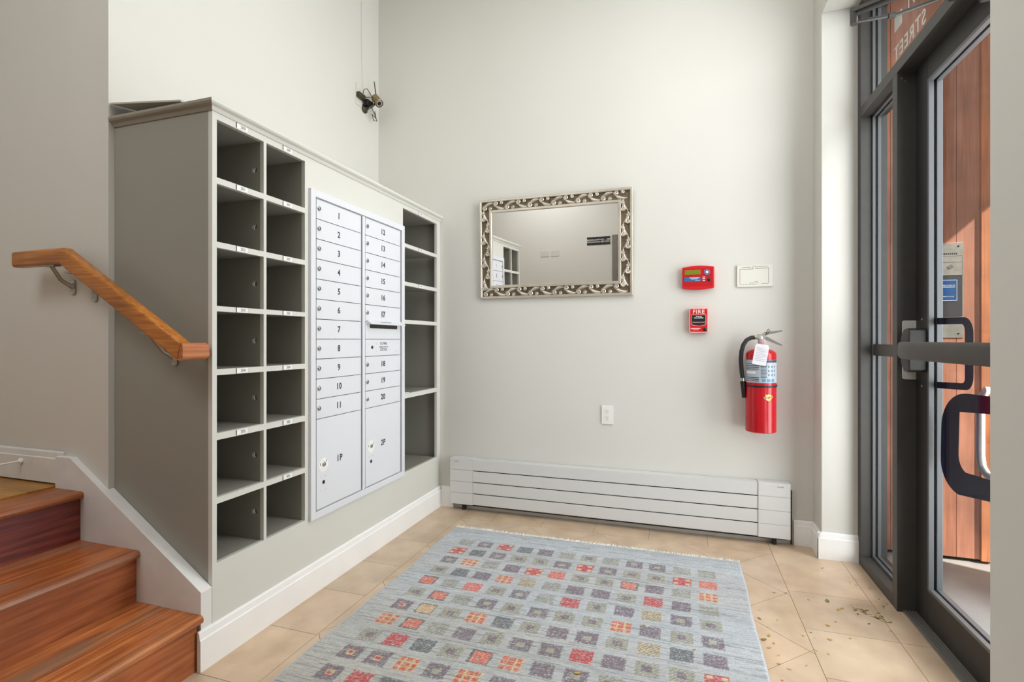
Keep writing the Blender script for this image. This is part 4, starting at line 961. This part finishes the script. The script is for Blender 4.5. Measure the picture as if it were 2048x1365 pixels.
me.materials.append(M['rug']); ro = bpy.data.objects.new('rug_pile', me); C.objects.link(ro); ro.parent = rug
MB().box(RX0+.004, RX1-.004, RY0+.004, RY1-.004, .0004, .0030).build('rug_backing', M['fringe'], rug, smooth=False)
fm = MB(); random.seed(5)
for k in range(330):
    x = RX0+.004+(RX1-RX0-.008)*k/329+random.uniform(-.002, .002); L_ = random.uniform(.014, .038); dx = random.uniform(-.012, .012)
    fm.tube([(x, RY1-.006, .0055), (x+dx*.4, RY1+L_*.5, .006+random.uniform(0, .004)), (x+dx, RY1+L_, .0022)], [.0022, .0018, .0011], 4)
fm.build('fringe', M['fringe'], rug, kind='stuff', label='short white wool fringe')

# ================================================================== LEAF LITTER
random.seed(21)
def leafmesh(L_, W_, curlz, thick=.0006):
    m_ = MB(); N = 6; v = []
    for i in range(N+1):
        t = i/N; w2 = W_/2*math.sin(PI*min(.97, t*.95+.03))**.8; z = .0009+curlz*(2*t-1)**2
        v += [(t*L_-L_/2, -w2, z+w2*.25), (t*L_-L_/2, 0, z), (t*L_-L_/2, w2, z+w2*.25)]
    n_ = len(v); v += [(a, b, c-thick) for a, b, c in v]
    f = []
    for i in range(N):
        for k in range(2):
            a = i*3+k; f += [(a, a+1, a+4, a+3), (n_+a, n_+a+3, n_+a+4, n_+a+1)]
        a = i*3; f += [(a, a+3, n_+a+3, n_+a), (a+2, n_+a+2, n_+a+5, a+5)]
    return m_.add(v, f)
protos = {}
def litter(x, y, kind, label, group, size, z=.0006, name='leaf', cat='leaf'):
    key = (kind, size)
    if key not in protos:
        o = leafmesh(size, size*{'leafa': .55, 'leafb': .4, 'leafc': .6, 'leafd': .35}[kind], size*.12).build(name, M[kind]); protos[key] = o
    else:
        o = protos[key].copy(); C.objects.link(o); o.name = name
    o.location = (x, y, z); o.rotation_euler = (random.uniform(-.1, .1), random.uniform(-.1, .1), random.uniform(0, 6.28)); tag(o, label, cat, group); return o
gA = 'dry leaf bits scattered on the tiles between the rug and the door'
lf = [(.402, 2.556), (.45, 2.568), (.534, 2.532), (.597, 2.369), (.651, 2.495), (.635, 2.482), (.375, 2.31), (.331, 2.245), (.483, 2.253), (.45, 2.219), (.491, 2.217), (.541, 2.223), (.616, 2.255), (.313, 2.094), (.341, 2.057), (.475, 2.131), (.511, 2.119), (.785, 2.235), (.701, 2.465), (.828, 2.74), (.776, 2.753), (.756, 2.772), (.822, 2.658), (.842, 2.63), (.781, 2.361), (.325, 1.907), (.719, 2.394), (.675, 2.906), (.33, 2.0), (.36, 1.98), (.42, 2.02), (.56, 2.33), (.318, 2.372), (.308, 2.30), (.325, 2.18), (.335, 2.13)]
for i, (x, y) in enumerate(lf):
    wh, gr = ('hard beside the right edge of the rug', 'leaf bits beside the rug edge') if x < .40 else (('close along the foot of the storefront sill', 'leaf bits along the storefront sill') if x > .74 else ('out in the middle between rug and door', 'leaf bits between rug and door'))
    litter(x, y, random.choice(['leafa', 'leafb', 'leafd', 'leafa']), 'small dry leaf bit on the stone tiles, '+wh, gr, random.choice([.010, .014, .018]))
litter(.610, 2.546, 'leafc', 'greenest crumpled leaf of the litter on the tiles left of the door post', None, .026)
litter(.302, 2.143, 'leafc', 'olive leaf on the tiles hard against the right edge of the rug', None, .022)
litter(.289, 1.86, 'leafc', 'olive leaf beside the rug edge at the bottom of the picture', None, .020)
for x, y, lb_ in ((-.655, 1.86, 'tiny tan leaf on the rug, leftmost of the leaves lying on it'), (-.33, 1.717, 'curled orange-brown leaf on the rug, nearest to the viewer'), (-.135, 2.089, 'small tan leaf on the rug, farthest back of the leaves on it'), (.049, 1.982, 'small olive-tan leaf bit on the rug, rightmost of the leaves lying on it')):
    litter(x, y, 'leafa', lb_, None, .024 if 'curled' in lb_ else .014, z=.0085)
for i in range(46):
    t = random.random(); x = .70+.10*t+random.gauss(0, .014); y = 2.53-.09*t+random.gauss(0, .012)
    litter(x, y, random.choice(['leafd', 'leafd', 'leafb']), 'thin pale seed husk in the swept-up scatter on the tiles beside the door post', 'seed husks by the door post', random.choice([.014, .020]), name='seed_husk', cat='seed husk')
for i in range(10):
    litter(.83+random.gauss(0, .012), 2.60+random.gauss(0, .02)-.02*i/10, random.choice(['leafd', 'leafb']), 'tiny brown seed husk against the foot of the dark door post', 'seed husks at the post foot', .010, name='seed_husk', cat='seed husk')
